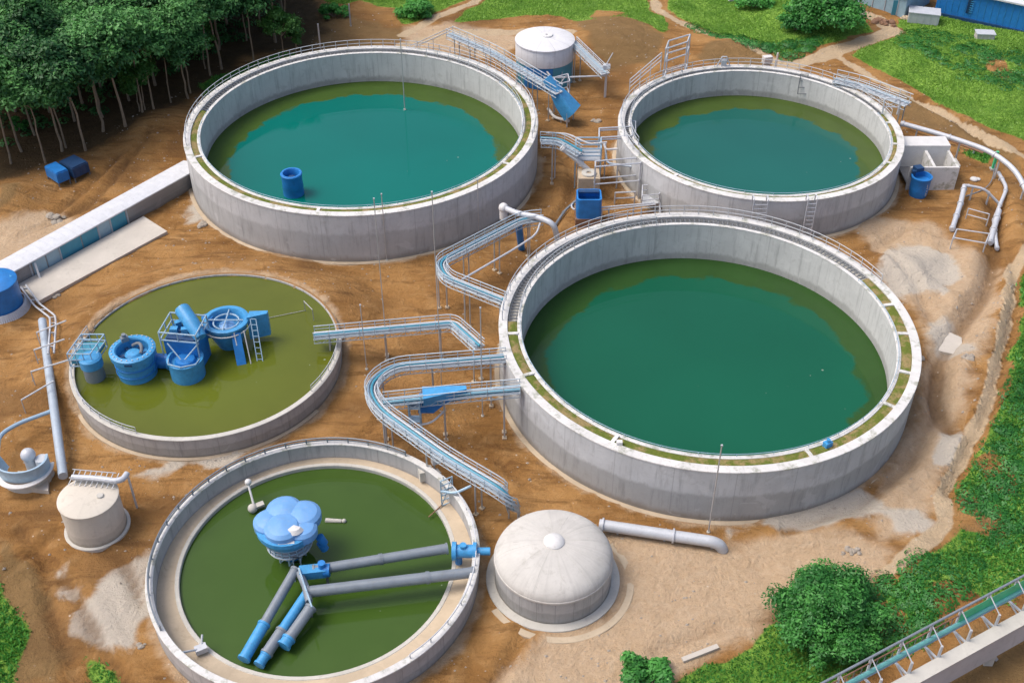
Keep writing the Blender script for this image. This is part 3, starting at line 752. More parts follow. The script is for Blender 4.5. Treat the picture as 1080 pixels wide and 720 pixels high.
def basin_e():
    c = (*TE['c'], 0); h, R, Ri = TE['h'], TE['R'], TE['Ri']
    t = thing('clarifier_basin', c, 'round basin with sandy inner ledge, dark green water and pipes', 'basin')
    MB().ring(c, R - .45, R, -.6, h, 160).build('outer_wall', M['outerE'], t)
    MB().ring(c, R - .5, R + .1, h + .003, h + .12, 160, bev=.03).build('coping', M['rim'], t)
    ci = (c[0] - .1, c[1] + .8, 0)
    # ledge between the offset water hole and the wall
    b = MB(); vs = []; n = 128
    for i in range(n):
        a = 2 * PI * i / n; x0, y0 = ci[0] + Ri * math.cos(a), ci[1] + Ri * math.sin(a)
        x1, y1 = c[0] + (R - .45) * math.cos(a), c[1] + (R - .45) * math.sin(a)
        vs += [(x0, y0, -.4), (x0, y0, .62), (x0 + .12 * math.cos(a), y0 + .12 * math.sin(a), .68), (x1, y1, .8 + .08 * math.sin(5 * a))]
    b.add(vs, [(i * 4 + k, ((i + 1) % n) * 4 + k, ((i + 1) % n) * 4 + k + 1, i * 4 + k + 1) for i in range(n) for k in range(3)]); b.build('ledge', M['ledge'], t)
    MB().ring((ci[0], ci[1], 0), Ri - .05, Ri + .32, .3, .74, 128, bev=.05).build('kerb', M['rim_old'], t)
    b = MB(); arc_rail(b, c, R - .2, h + .12, rad(60), rad(215), .55, 1.8, .07, (1, .5)); b.build('railing', M['greypipe'], t)
    b = MB(); arc_rail(b, c, R - .2, h + .12, rad(-50), rad(40), .45, 2.0, .05, (1,)); b.build('railing', M['palepipe'], t)
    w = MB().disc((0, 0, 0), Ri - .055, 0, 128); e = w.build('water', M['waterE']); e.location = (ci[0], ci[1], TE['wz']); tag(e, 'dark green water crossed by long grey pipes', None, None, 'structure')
    return t
basin_e()

# ---------------------------------------------------------------- domed tank, white tanks
def dome_tank():
    c = (*DOME, 0); R = 4.75
    t = thing('domed_tank', c, 'squat round tank with pale shallow dome roof', 'tank')
    MB().ring(c, R - .3, R, -.3, 2.5, 96).build('wall', M['domewall'], t)
    pr = [(R + .06, 2.503), (R + .10, 2.58), (R + .06, 2.72)]
    for k in range(13):
        a = k / 12 * PI / 2; pr.append((max((R + .02) * math.cos(a) ** .9, .01), 2.72 + 1.75 * math.sin(a)))
    rf = MB().lathe(c, pr, 96).build('dome_roof', M['dome'], t, ang=60)
    MB().lathe((c[0], c[1], 4.40), [(.85, 0), (.85, .12), (.7, .3), (.35, .42), (.01, .46)], 28).build('cap', M['white'], rf)
    b = MB()
    for k in range(12):
        a = 2 * PI * k / 12 + .13; pts = []
        for j in range(2, 13):
            e = j / 12 * PI / 2
            if e > 1.36: break
            rr = (R + .015) * math.cos(e) ** .9; pts.append((c[0] + rr * math.cos(a), c[1] + rr * math.sin(a), 2.72 + 1.75 * math.sin(e)))
        b.tube(pts, .016, 4)
    b.build('roof_seam', M['dome'], rf)
    MB().ring(c, R + .004, R + .75, -.2, .14, 96).build('base_ring', M['rim_old'], t)
    MB().ring((c[0] + .4, c[1] - .3, 0), R + .9, R + 1.5, -.2, .08, 96, rad(-150), rad(40)).build('outer_kerb', M['ledge'], t)
dome_tank()
def long_pipe(name, pts, r, m, label, cat, rad_=1.2, flange=None, sup=None, n=14, group=None, fm=None, supm=None):
    P = fillet(pts, rad_); t = thing(name, (P[0].x, P[0].y, 0 if P[0].z > 0 else P[0].z), label, cat, group)
    MB().tube(P, r, n).build('pipe_run', m, t)
    if flange:
        for q, d in along(P, flange, .3): MB().cyl(q - d * .08, q + d * .08, r * 1.3, n=n).build('flange', fm or m, t)
    if sup:
        for q, d in along(P, sup, sup * .4):
            gz = hz(q.x, q.y)
            if q.z - gz > .25: MB().bar((q.x, q.y, gz - .2), (q.x, q.y, q.z - r * .8), .16).build('support', supm or M['steel'], t)
    return t
long_pipe('outlet_pipe', [G3(632, 553, .9), G3(752, 571, .9), G3(760, 575, .5), G3(762, 580, -.1)], .5, M['palepipe'], 'thick pale grey pipe running from the domed tank with bent end', 'pipe', 1.0, 6, 4)

def cream_tank():
    x, y = G(103, 555); z = hz(x, y); c = (x, y, z); t = thing('storage_tank', c, 'small cream round tank beside the bent grey pipe', 'tank')
    MB().lathe(c, [(2.45, -.3), (2.45, 3.55), (2.52, 3.56), (2.52, 3.68), (2.4, 3.74), (1.2, 3.86), (.01, 3.9)], 64).build('shell', M['cream'], t)
    MB().ring((x, y, z), 2.452, 2.75, -.3, .1, 64).build('footing', M['rim_old'], t)
    b = MB(); b.ring((x + 1.1, y - .1, z), .0, .3, 3.8, 4.0, 16); b.build('hatch', M['rim_old'], t)
cream_tank()
def lattice_pipe():
    z = 4.3; P = [G3(76, 503, z), G3(100, 504, z), G3(122, 507, z), G3(130, 505, z), G3(134, 499, z)]
    t = thing('feed_pipe', (P[0].x, P[0].y, 3.9), 'short grey pipe with lattice brackets over the cream tank', 'pipe')
    MB().tube(fillet(P, .8), .26, 12).build('pipe_run', M['palepipe'], t)
    b = MB()
    for i in range(9):
        q = P[0].lerp(P[2], i / 8); b.bar(q + Vector((-.25, .5, -.4)), q + Vector((.25, -.5, .45)), .06); b.bar(q + Vector((.25, .5, .45)), q + Vector((-.25, -.5, -.4)), .06)
    b.bar(P[0] + Vector((0, .5, .45)), P[2] + Vector((0, .5, .45)), .06); b.bar(P[0] + Vector((0, -.5, .45)), P[2] + Vector((0, -.5, .45)), .06); b.build('lattice', M['steel'], t)
    MB().bar((P[4].x, P[4].y, hz(P[4].x, P[4].y)), P[4] - Vector((0, 0, .2)), .14).build('support', M['steel'], t)
lattice_pipe()
tp = long_pipe('ground_pipe', [P0(49, 352) + Vector((0, 0, 1.2)), P0(70, 512) + Vector((0, 0, 1.2))], .42, M['bluegrey'], 'long straight pale pipe lying beside the olive pond', 'pipe', 1, None, 3.2)
for i, (a, b_, lb) in enumerate((((46, 374), (80, 372), 'thin rod crossing near the far end of the pale pipe'), ((44, 394), (78, 390), 'thin rod crossing beside the pond cage'), ((40, 414), (84, 406), 'thin rod crossing below the pond cage'), ((28, 438), (64, 424), 'thin rod slanting off the middle of the pale pipe'))):
    p = P0(*a) + Vector((0, 0, 1.7)); q = P0(*b_) + Vector((0, 0, 1.9)); q.z = max(q.z, 2.5 if i < 3 else 1.8)
    b = MB().tube([p, q], .08, 6); o = b.build('cross_rod', M['steel'], thing('cross_rod_holder', (p.x, p.y, hz(p.x, p.y)), lb, 'rod', 'rods crossing the pale ground pipe'))
    par = o.parent; par.name = 'steel_rod'; o.name = 'rod'
    for e in (p,): MB().bar((e.x, e.y, hz(e.x, e.y) - .1), e, .07).build('prop', M['steel'], par)

def intake():
    x, y = G(30, 505); z = hz(x, y); t = thing('intake_basin', (x, y, z), 'blue crescent shaped trough on a concrete block with curved pipe', 'trough')
    MB().lathe((x, y, z), [(2.15, -.3), (2.0, 1.3), (1.9, 1.3), (1.9, -.3)], 40, 1, .8, rad(170), rad(375)).build('plinth', M['rim_old'], t)
    MB().prism([G(18, 516), G(52, 521), G(52, 500), G(20, 500)], z - .3, z + .5).build('footing', M['slab'], t)
    MB().lathe((x, y, z + 1.3), [(1.7, .02), (2.25, .05), (2.3, 1.35), (2.12, 1.36), (1.6, .1), (1.5, .03)], 40, 1, .8, rad(165), rad(380)).build('trough', M['paleblue'], t)
    MB().ring((x, y, z), 2.0, 2.5, 1.31, 1.42, 40, rad(180), rad(380)).build('rim', M['white'], t)
    MB().sphere((x + .4, y + .6, z + 2.5), .65).cyl((x + .4, y + .6, z), (x + .4, y + .6, z + 2.3), .5).build('valve', M['palepipe'], t)
    MB().cyl((x + 1.5, y + .5, z), (x + 1.5, y + .5, z + 2.2), .7, .55).build('pump_body', M['steel'], t)
    P = fillet([P0(62, 444) + Vector((0, 0, 1.4)), P0(24, 461) + Vector((0, 0, 1.8)), P0(5, 474) + Vector((0, 0, 1.9)), P0(4, 496) + Vector((0, 0, 2.0))], 1.5)
    MB().tube(P, .2, 10).build('curved_pipe', M['paleblue'], t)
intake()

# ---------------------------------------------------------------- blue tank at the photo's edge, covered channel, slab, crates
def edge_tank():
    x, y = G(2, 325); z = hz(x, y); t = thing('water_tank', (x, y, z), 'wide blue round tank at the end of the white roofed channel', 'tank')
    MB().lathe((x, y, z + .5), [(2.3, 0), (2.35, 2.9), (2.42, 2.95), (2.42, 3.1), (2.25, 3.2), (1.0, 3.45), (.01, 3.5)], 56).build('shell', M['blue'], t)
    MB().prism([(x - 2, y - .2), (x - 1.6, y + .5), (x + 1.2, y + 1.2), (x + 1.9, y + .6), (x + 1.0, y - .1)], z + 3.55, z + 3.8).build('lid', M['blue2'], t)
    b = MB()
    for i in range(44):
        a = rad(-130 + i * 4.6); b.bar((x + 3.0 * math.cos(a), y + 3.0 * math.sin(a), z - .2), (x + 2.5 * math.cos(a), y + 2.5 * math.sin(a), z + .75), .19, .08)
    b.build('slatted_skirt', M['palepipe'], t)
    MB().cyl((x, y, z - .2), (x, y, z + .5), 2.4, n=48).build('base', M['rim_old'], t)
edge_tank()
def channel():
    z = 2.1
    a = Vector((*G(11, 289, z), 0)); b_ = Vector((*G(206, 180, z), 0)); a2 = Vector((*G(-9, 279, z), 0))
    d = (b_ - a).normalized(); nrm = Vector((-d.y, d.x, 0)); L = (b_ - a).length; W = 2.7
    t = thing('covered_channel', (a.x, a.y, 0), 'long low channel with white roof and blue side panels leading to the forest tank', 'channel')
    def at(s, w, zz): p = a + d * s + nrm * w; return Vector((p.x, p.y, zz))
    poly = [at(-.6, .15, 0), at(L + .6, .15, 0), at(L + .6, W - .15, 0), at(-.6, W - .15, 0)]
    MB().prism([(p.x, p.y) for p in poly], -.4, z).build('wall', M['greywall'], t)
    r = MB(); pr = [(-.12, z + .003), (-.12, z + .16), (.5, z + .3), (W / 2, z + .38), (W - .5, z + .3), (W + .12, z + .16), (W + .12, z + .003)]
    n = 26; vs = []
    for i in range(n + 1):
        for w, zz in pr: vs.append(at(-.8 + (L + 1.5) * i / n, w, zz))
    m = len(pr); fs = [(i * m + k, i * m + k + 1, (i + 1) * m + k + 1, (i + 1) * m + k) for i in range(n) for k in range(m - 1)] + [tuple(range(m))[::-1], tuple(n * m + k for k in range(m))]
    r.add(vs, fs); rf = r.build('roof', M['roof'], t)
    b = MB()
    for i in range(1, n): 
        s = -.8 + (L + 1.5) * i / n; b.tube([at(s, w, zz + .012) for w, zz in pr[1:-1]], .025, 4)
    b.build('roof_seam', M['palepipe'], rf)
    fr = lambda px: (px - 11) / 195 * L
    for x0, x1, mm in ((31, 44, 'glassy'), (44.5, 57, 'glassy'), (58, 79, 'teal'), (79.5, 96, 'teal'), (97, 109, 'glassy'), (110, 126, 'teal')):
        p0, p1 = fr(x0), fr(x1); q = MB(); c = [at(p0 + .05, .10, 0), at(p1 - .05, .10, 0), at(p1 - .05, .16, 0), at(p0 + .05, .16, 0)]
        q.prism([(v.x, v.y) for v in c], .15, z - .12).build('side_panel', M[mm], t)
    for px in (29, 57.5, 96.5, 109.5, 127):
        p = at(fr(px), .08, 0); MB().bar((p.x, p.y, -.2), (p.x, p.y, z - .01), .14).build('post', M['palepipe'], t)
    p = at(fr(33), -.1, 0); MB().bar((p.x, p.y, 1.9), (p.x + .5, p.y - .9, .1), .22, .1).build('strut', M['white'], t)
    return a, d, nrm, L
channel()
MB().prism([G(20, 303), G(41, 321), G(177, 247), G(152, 231)], -.3, .42).build('concrete_slab', M['slab'])
tag(bpy.data.objects['concrete_slab'], 'long pale concrete apron slab along the blue panelled channel', 'slab')
b = MB(); P = [P0(24, 304) + Vector((.4, -.5, .7)), P0(40, 325) + Vector((0, 0, .6)), P0(58, 342) + Vector((0, 0, .6)), P0(62, 362) + Vector((0, 0, .9)), P0(61, 395) + Vector((0, 0, 1.0))]
t2 = MB().prism([G(978, 340), G(1014, 356), G(1016, 376), G(990, 370)], hz(*G(1000, 360)) - .5, hz(*G(1000, 360)) + .28).build('broken_slab', M['slab']); tag(t2, 'tilted pale slab of concrete on the eroded bank by the biggest tank', 'slab')
t = thing('twin_pipes', (P[0].x, P[0].y, 0), 'two thin parallel pipes leading from the slab to the pond', 'pipes')
for k in (-.28, .28): MB().tube(fillet(offset(P, k), .7), .1, 8).build('pipe', M['palepipe'], t)
for q, d in along(P, 2.5, .3): MB().bar((q.x - .35, q.y, q.z - .12), (q.x + .35, q.y, q.z - .12), .1).bar((q.x, q.y, q.z - 1), (q.x, q.y, q.z - .15), .1).build('bracket', M['steel'], t)
def crate(pxs, m, m2, label):
    P = [P0(*q) for q in pxs]; c = sum(P, Vector()) / 4; t = thing('site_tank', c, label, 'tank')
    d = (P[1] - P[0]); L = d.length; rz = math.atan2(d.y, d.x); W = (P[3] - P[0]).length
    b = MB(); b.lathe((0, 0, 0), [(.01, 1.9)], 3) if False else None
    b.box((c.x, c.y, c.z + 1.2), (L * .86, W * .86, 1.3), rz); b.build('body', m, t)
    bm = MB(); bm.box((c.x, c.y, c.z + 1.92), (L * .8, W * .8, .13), rz); bm.build('lid', m2, t)
    r = MB()
    for k in (-1, 0, 1):
        o = Vector((math.cos(rz), math.sin(rz), 0)) * k * L * .34; r.box((c.x + o.x, c.y + o.y, c.z + 1.2), (.12, W * .9, 1.22), rz)
    r.build('rib', m2, t)
    for sx in (-1, 1):
        for sy in (-1, 1):
            o = Vector((math.cos(rz) * sx * L * .4 - math.sin(rz) * sy * W * .4, math.sin(rz) * sx * L * .4 + math.cos(rz) * sy * W * .4, 0)); MB().bar((c.x + o.x, c.y + o.y, c.z - .3), (c.x + o.x, c.y + o.y, c.z + .46), .14).build('leg', M['darksteel'], t)
crate([(58, 201), (72, 195), (68, 183), (54, 188)], M['blue'], M['blue'], 'blue boxy tank on short legs below the forest')
crate([(74, 196), (93, 187), (88, 175), (69, 183)], M['darkblue'], M['darkblue'], 'dark navy boxy tank beside the blue one below the forest')
def rock(b, x, y, z, s, rr):
    V = []; n = 7
    for i in range(5):
        th = -PI / 2 + PI * i / 4
        for k in range(n):
            q = s * rr.uniform(.75, 1.15); V.append((x + q * math.cos(th) * math.cos(2 * PI * k / n), y + q * math.cos(th) * math.sin(2 * PI * k / n), z + q * .6 * math.sin(th)))
    b.add(V, [(i * n + k, i * n + (k + 1) % n, (i + 1) * n + (k + 1) % n, (i + 1) * n + k) for i in range(4) for k in range(n)])
rr = random.Random(4)
def heap(name, px, py, n, spread, s, label, m='dirtstone', cat='rubble'):
    c = P0(px, py); b = MB()
    for i in range(n):
        x, y = c.x + rr.gauss(0, spread * .45), c.y + rr.gauss(0, spread * .3); rock(b, x, y, hz(x, y) + s * .2, s * rr.uniform(.5, 1.3), rr)
    o = b.build(name, M[m]); tag(o, label, cat)
heap('rubble_heap', 57, 231, 14, .9, .45, 'small heap of grey rubble on the pale patch behind the channel')
heap('rubble_heap', 212, 238, 12, .55, .35, 'broken stones where the channel meets the tank foot')
heap('rubble_heap', 630, 128, 9, .4, .35, 'scattered stones under the blue chute by the tanks')
heap('rubble_heap', 968, 385, 12, .6, .35, 'grey stones along the ditch beside the biggest tank')
heap('rubble_heap', 1020, 390, 9, .8, .35, 'pale broken stones at the end of the ditch')
heap('rubble_heap', 898, 586, 8, 1.0, .3, 'pale stones on the yard above the big bush')
heap('rubble_heap', 60, 312, 8, .5, .25, 'little pile of white stones by the twin pipes')
heap('rubble_heap', 150, 680, 5, .4, .22, 'single pale stones lying on the orange soil', 'dirtstone')

# ---------------------------------------------------------------- things in the tanks
def drum():
    x, y = G(310, 204, TA['wz']); z = TA['wz']
    t = thing('blue_drum', (x, y, z), 'open blue drum standing in the teal water', 'drum')
    MB().lathe((x, y, z), [(1.2, -1), (1.25, .3), (1.2, .9), (1.25, 1.0), (1.2, 1.9), (1.25, 2.6), (1.3, 2.75), (1.22, 2.85), (1.0, 2.85), (.92, 2.7), (.9, 1.6), (.01, 1.55)], 40).build('shell', M['blue'], t)
    MB().cyl((x, y, z + 1.56), (x, y, z + 2.3), .4).build('inner_tube', M['navy'], t)
drum()
def pole(px, py, top_px, top_py, label, r=.05, base_z=None, group='thin poles standing in the site'):
    b_ = P0(px, py) if base_z is None else G3(px, py, base_z)
    # height from the bearing of the pole's top
    c, s = math.cos(PITCH), math.sin(PITCH); dv = (360 - top_py) / FPX; dy = c + dv * s; dz = -s + dv * c
    z = CAMH + b_.y / dy * dz
    t = thing('thin_pole', b_, label, 'pole', group)
    MB().tube([(b_.x, b_.y, b_.z - .3), (b_.x, b_.y, z)], r, 6).build('shaft', M['pole'], t)
    MB().cyl((b_.x, b_.y, b_.z - .1), (b_.x, b_.y, b_.z + .12), .16, n=8).build('foot', M['rim_old'], t)
    MB().box((b_.x, b_.y, z + .05), (.16, .16, .1)).build('cap', M['steel'], t)
pole(409, 379, 401, 210, 'tallest thin pole rising in front of the forest tank', .045)
pole(466, 412, 463, 203, 'very tall thin pole rising through the bent walkway', .045)
pole(387, 391, 383, 322, 'short thin pole beside the straight walkway near the pond')
pole(509, 438, 508, 325, 'thin pole standing close to the biggest tank under the walkways', .06)
pole(747, 561, 748, 470, 'thin pole leaning on the near wall of the biggest tank', .06)
pole(427, 116, 421, 42, 'thin pole in the teal water against the far wall', .07, TA['wz'])
pole(408, 275, 406, 205, 'thin pole against the stained wall of the forest tank', .05)
pole(505, 250, 503, 190, 'thin pole by the forest tank wall near the white valve', .05)
pole(370, 28, 368, 5, 'rusty short post on the slope behind the forest tank', .12)
pole(339, 60, 337, 26, 'brown post beside the young tree behind the forest tank', .12)

def barrel_machine(px, py, R, h, label, fan=True):
    z = TD['wz']; x, y = G(px, py, z); t = thing('aerator_drum', (x, y, z), label, 'pond machine', 'blue machines standing in the olive pond')
    MB().lathe((x, y, z), [(R * .93, -1), (R * .95, h - .9), (R * .98, h - .85), (R * 1.1, h - .7), (R * 1.12, h - .12), (R * 1.02, h), (R * .84, h), (R * .78, h - .15), (R * .76, h - 1.1), (.01, h - 1.15)], 48).build('shell', M['blue2'], t)
    MB().lathe((x, y, z + h - 1.12), [(R * .42, 0), (R * .42, .4), (R * .3, .62), (.01, .7)], 24).build('impeller_hub', M['blue2'], t)
    b = MB()
    for k in range(6):
        a = k * PI / 3; b.bar((x + .2 * math.cos(a), y + .2 * math.sin(a), z + h - .75), (x + R * .74 * math.cos(a + .25), y + R * .74 * math.sin(a + .25), z + h - .85), .34, .07)
    b.build('impeller', M['navy'], t)
    MB().tube([(x + R * .45 * math.cos(a), y + R * .45 * math.sin(a), z + h - .25 + .25 * math.sin(2 * a)) for a in [rad(q) for q in range(-20, 120, 14)]], .16, 8).build('hose', M['darksteel'], t)
    MB().box((x + .1, y - R * 1.1, z + h - .42), (.7, .12, .22)).build('slot', M['navy'], t)
    b = MB()
    for k in range(24): a = k * PI / 12; b.cyl((x + R * 1.0 * math.cos(a), y + R * 1.0 * math.sin(a), z + h - .02), (x + R * 1.0 * math.cos(a), y + R * 1.0 * math.sin(a), z + h + .07), .07, n=6)
    b.build('bolt', M['steel'], t)
    for zz in (.7, 1.5): MB().ring((x, y, z), R * .955, R * 1.0, zz, zz + .12, 40).build('hoop', M['blue'], t)
    MB().box((x - R * .5, y + R * .6, z + h + .2), (.7, .5, .5), .6).cyl((x - R * .5, y + R * .6, z + h + .4), (x - R * .5, y + R * .6, z + h + .75), .2).build('motor', M['greypipe'], t)
barrel_machine(146, 393, 1.95, 3.1, 'round open blue drum machine left of the framed one in the pond'.replace('left of', 'beside'))
def coupling(p, q, r, label):
    t = thing('coupling_pipe', p, label, 'pipe', 'blue couplings between the pond machines'); MB().cyl(p, q, r, n=18).build('barrel', M['blue'], t)
    d = (Vector(q) - Vector(p)).normalized()
    for e in (.12, .88):
        o = Vector(p).lerp(Vector(q), e); MB().cyl(o - d * .1, o + d * .1, r * 1.2, n=18).build('flange', M['blue2'], t)
coupling(G3(160, 380, 2.6), G3(182, 381, 2.6), .75, 'short blue coupling between the round drum and the framed machine')
coupling(G3(206, 356, 4.0), G3(226, 350, 4.0), .45, 'slim blue coupling between the framed machine and the bowl')
def middle():
    z = TD['wz']; x, y = G(199, 395, z); t = thing('screen_machine', (x, y, z), 'tall framed blue machine between the two round ones in the pond', 'pond machine', 'blue machines standing in the olive pond')
    MB().lathe((x, y, z), [(1.62, -1), (1.65, 1.9), (1.75, 2.0), (1.75, 2.15), (1.5, 2.2), (1.4, 1.7), (.01, 1.6)], 40).build('cup', M['blue2'], t)
    MB().lathe((x, y, z + 1.62), [(1.1, 0), (.9, .4), (.01, .5)], 24).build('cone', M['blue'], t)
    bx, by = x - .35, y + 2.6
    MB().prism([(bx - 1.7, by - 1.6), (bx + 1.5, by - 2.1), (bx + 1.9, by + .6), (bx - 1.3, by + 1.1)], z - 1, z + 3.4).build('body', M['blue'], t)
    MB().prism([(bx - 1.5, by - 1.4), (bx + 1.3, by - 1.85), (bx + 1.65, by + .45), (bx - 1.1, by + .9)], z + 3.403, z + 3.6).build('deck', M['navy'], t)
    b = MB(); C = [(bx - 1.9, by - 1.8), (bx + 1.7, by - 2.3), (bx + 2.1, by + .8), (bx - 1.5, by + 1.3)]
    for i in range(4):
        p, q = C[i], C[(i + 1) % 4]
        for zz in (3.7, 4.6): b.tube([(p[0], p[1], z + zz), (q[0], q[1], z + zz)], .08, 6)
        b.tube([(p[0], p[1], z + 1.8), (p[0], p[1], z + 4.6)], .08, 6)
        m_ = ((p[0] + q[0]) / 2, (p[1] + q[1]) / 2); b.tube([(m_[0], m_[1], z + 3.7), (m_[0], m_[1], z + 4.6)], .06, 6)
    b.build('guard_frame', M['paleblue'], t)
    b = MB()
    for i, (ox, oy, w, hh) in enumerate(((-.8, -.6, .7, .6), (.3, -.9, .6, .8), (.9, -.1, .5, .5), (-.6, .3, .6, .7), (.2, .2, .5, .9))): b.box((bx + ox, by + oy, z + 3.6 + hh / 2), (w, w * .8, hh), .2 * i)
    b.build('gearbox', M['blue2'], t)
    MB().tube([(bx - .5, by + 1.4, z + 4.6), (bx - .1, by + 1.0, z + 5.1), (bx + 1.0, by - .4, z + 4.5), (bx + 1.9, by - 1.5, z + 3.7)], [.55, .75, .75, .6], 20).build('screw_tube', M['blue2'], t)
    MB().cyl((bx - .62, by + 1.52, z + 4.5), (bx - .45, by + 1.36, z + 4.68), .42).build('end_cap', M['darksteel'], t)
    b = MB(); 
    for s in (-1, 1):
        b.tube([(x + s * 1.5, y - .3, z + 2.2), (x + s * 1.3, y - 1.2, z + 2.3), (x, y - 1.65, z + 2.3)], .07, 6); b.tube([(x + s * 1.5, y + .4, z + 3.6), (x + s * .2, y - .6, z + 2.4)], .07, 6)
    b.build('handrail', M['paleblue'], t)
middle()
def bowl():
    z = TD['wz']; x, y = G(243, 362, z); t = thing('bowl_machine', (x, y, z), 'blue bowl shaped machine with ladder and chute in the pond', 'pond machine', 'blue machines standing in the olive pond')
    MB().lathe((x, y, z), [(.9, -1), (1.15, 0), (1.85, 1.7), (2.05, 2.7), (2.2, 2.75), (2.25, 3.05), (2.1, 3.1), (1.8, 3.1), (1.7, 2.95), (1.55, 1.9), (.01, 1.8)], 48).build('shell', M['blue2'], t)
    MB().lathe((x, y, z + 1.82), [(.8, 0), (.75, .55), (.3, .8), (.01, .82)], 24).build('hub', M['skyblue'], t)
    b = MB(); b.tube(arc_pts((x, y), 1.25, z + 2.75, 0, 2 * PI, .3), .09, 6); b.tube([(x - 1.7, y, z + 2.95), (x + 1.7, y, z + 2.95)], .08, 6); b.tube([(x, y - 1.7, z + 2.95), (x, y + 1.7, z + 2.95)], .08, 6)
    b.build('inner_ring', M['paleblue'], t)
    MB().tube(arc_pts((x, y), 2.35, z + 2.55, 0, 2 * PI, .3), .06, 6).build('collar', M['white'], t)
    MB().prism([(x + 2.1, y - .1), (x + 4.0, y + .6), (x + 4.0, y + 1.1), (x + 2.2, y + 1.0)], z + .6, z + 3.3).build('fin', M['blue2'], t)
    MB().bar((x + 1.2, y - 1.6, z + 2.6), (x + 1.7, y - 3.2, z - .2), .9, .5).build('chute', M['blue'], t)
    for sx in (1.1, 2.1): MB().bar((x + sx, y - 1.8, z + 3.0), (x + sx + .6, y - 3.4, z - .6), .1).build('chute_rail', M['white'], t)
    b = MB()
    for s in (0, .55): b.bar((x + 2.5 + s, y - .3, z + 3.3), (x + 3.3 + s, y - 3.3, z - .8), .09)
    for k in range(10): f = k / 9; b.bar((x + 2.5 + .8 * f, y - .3 - 3 * f, z + 3.3 - 4.1 * f), (x + 3.05 + .8 * f, y - .3 - 3 * f, z + 3.3 - 4.1 * f), .06)
    b.build('ladder', M['paleblue'], t)
    MB().cyl((x - 2.0, y + .6, z + 1.2), (x - 2.0, y + .6, z + 2.9), .55).build('side_drum', M['blue'], t)
bowl()
def cage():
    z = TD['wz']; x, y = G(101, 398, z); t = thing('cage_pump', (x, y, z), 'blue and grey pump with wire cage at the pond rim', 'pond machine', 'blue machines standing in the olive pond')
    MB().lathe((x, y, z), [(.95, -1), (.95, 1.5)], 28).build('casing', M['greypipe'], t)
    MB().lathe((x, y, z + 1.5), [(1.0, 0), (1.08, .1), (1.08, 1.0), (.9, 1.15), (.01, 1.2)], 28).build('cap', M['blue2'], t)
    b = MB(); c0 = Vector((x - .5, y + 1.0, z + 2.6)); w, l, hh = 1.1, 1.5, 1.5
    def pt(i, j, k): return (c0.x + i * w + j * .25, c0.y + j * l, c0.z + k * hh * .5)
    for k in (-1, 0, 1):
        for a, c_ in (((-1, -1), (1, -1)), ((1, -1), (1, 1)), ((1, 1), (-1, 1)), ((-1, 1), (-1, -1))): b.tube([pt(*a, k), pt(*c_, k)], .07, 6)
    for i in (-1, -.33, .33, 1):
        for j in (-1, 0, 1): b.tube([pt(i, j, -1), pt(i, j, 1)], .05, 5)
    for j in (-.5, 0, .5): b.tube([pt(-1, j, 1), pt(1, j, 1)], .05, 5)
    b.build('cage', M['paleblue'], t)
    MB().prism([pt(-.9, -.9, -1)[:2], pt(.9, -.9, -1)[:2], pt(.9, .9, -1)[:2], pt(-.9, .9, -1)[:2]], z + 2.0, z + 2.5).build('tray', M['teal'], t)
cage()
b = MB(); zc = TD['wz']; p = G3(322, 328, zc); q = G3(322, 340, zc); s_ = G3(331, 338, zc)
t = thing('float_marker', p, 'thin white wire frame standing in the pond by the walkway end', 'wire frame')
MB().tube([p - Vector((0, 0, .5)), p + Vector((0, 0, 1.3)), s_ + Vector((0, 0, 1.4)), s_ - Vector((0, 0, .5))], .045, 5).tube([G3(278, 337, zc) + Vector((0, 0, .1)), p + Vector((0, 0, .1))], .03, 5).build('wire', M['pole'], t)

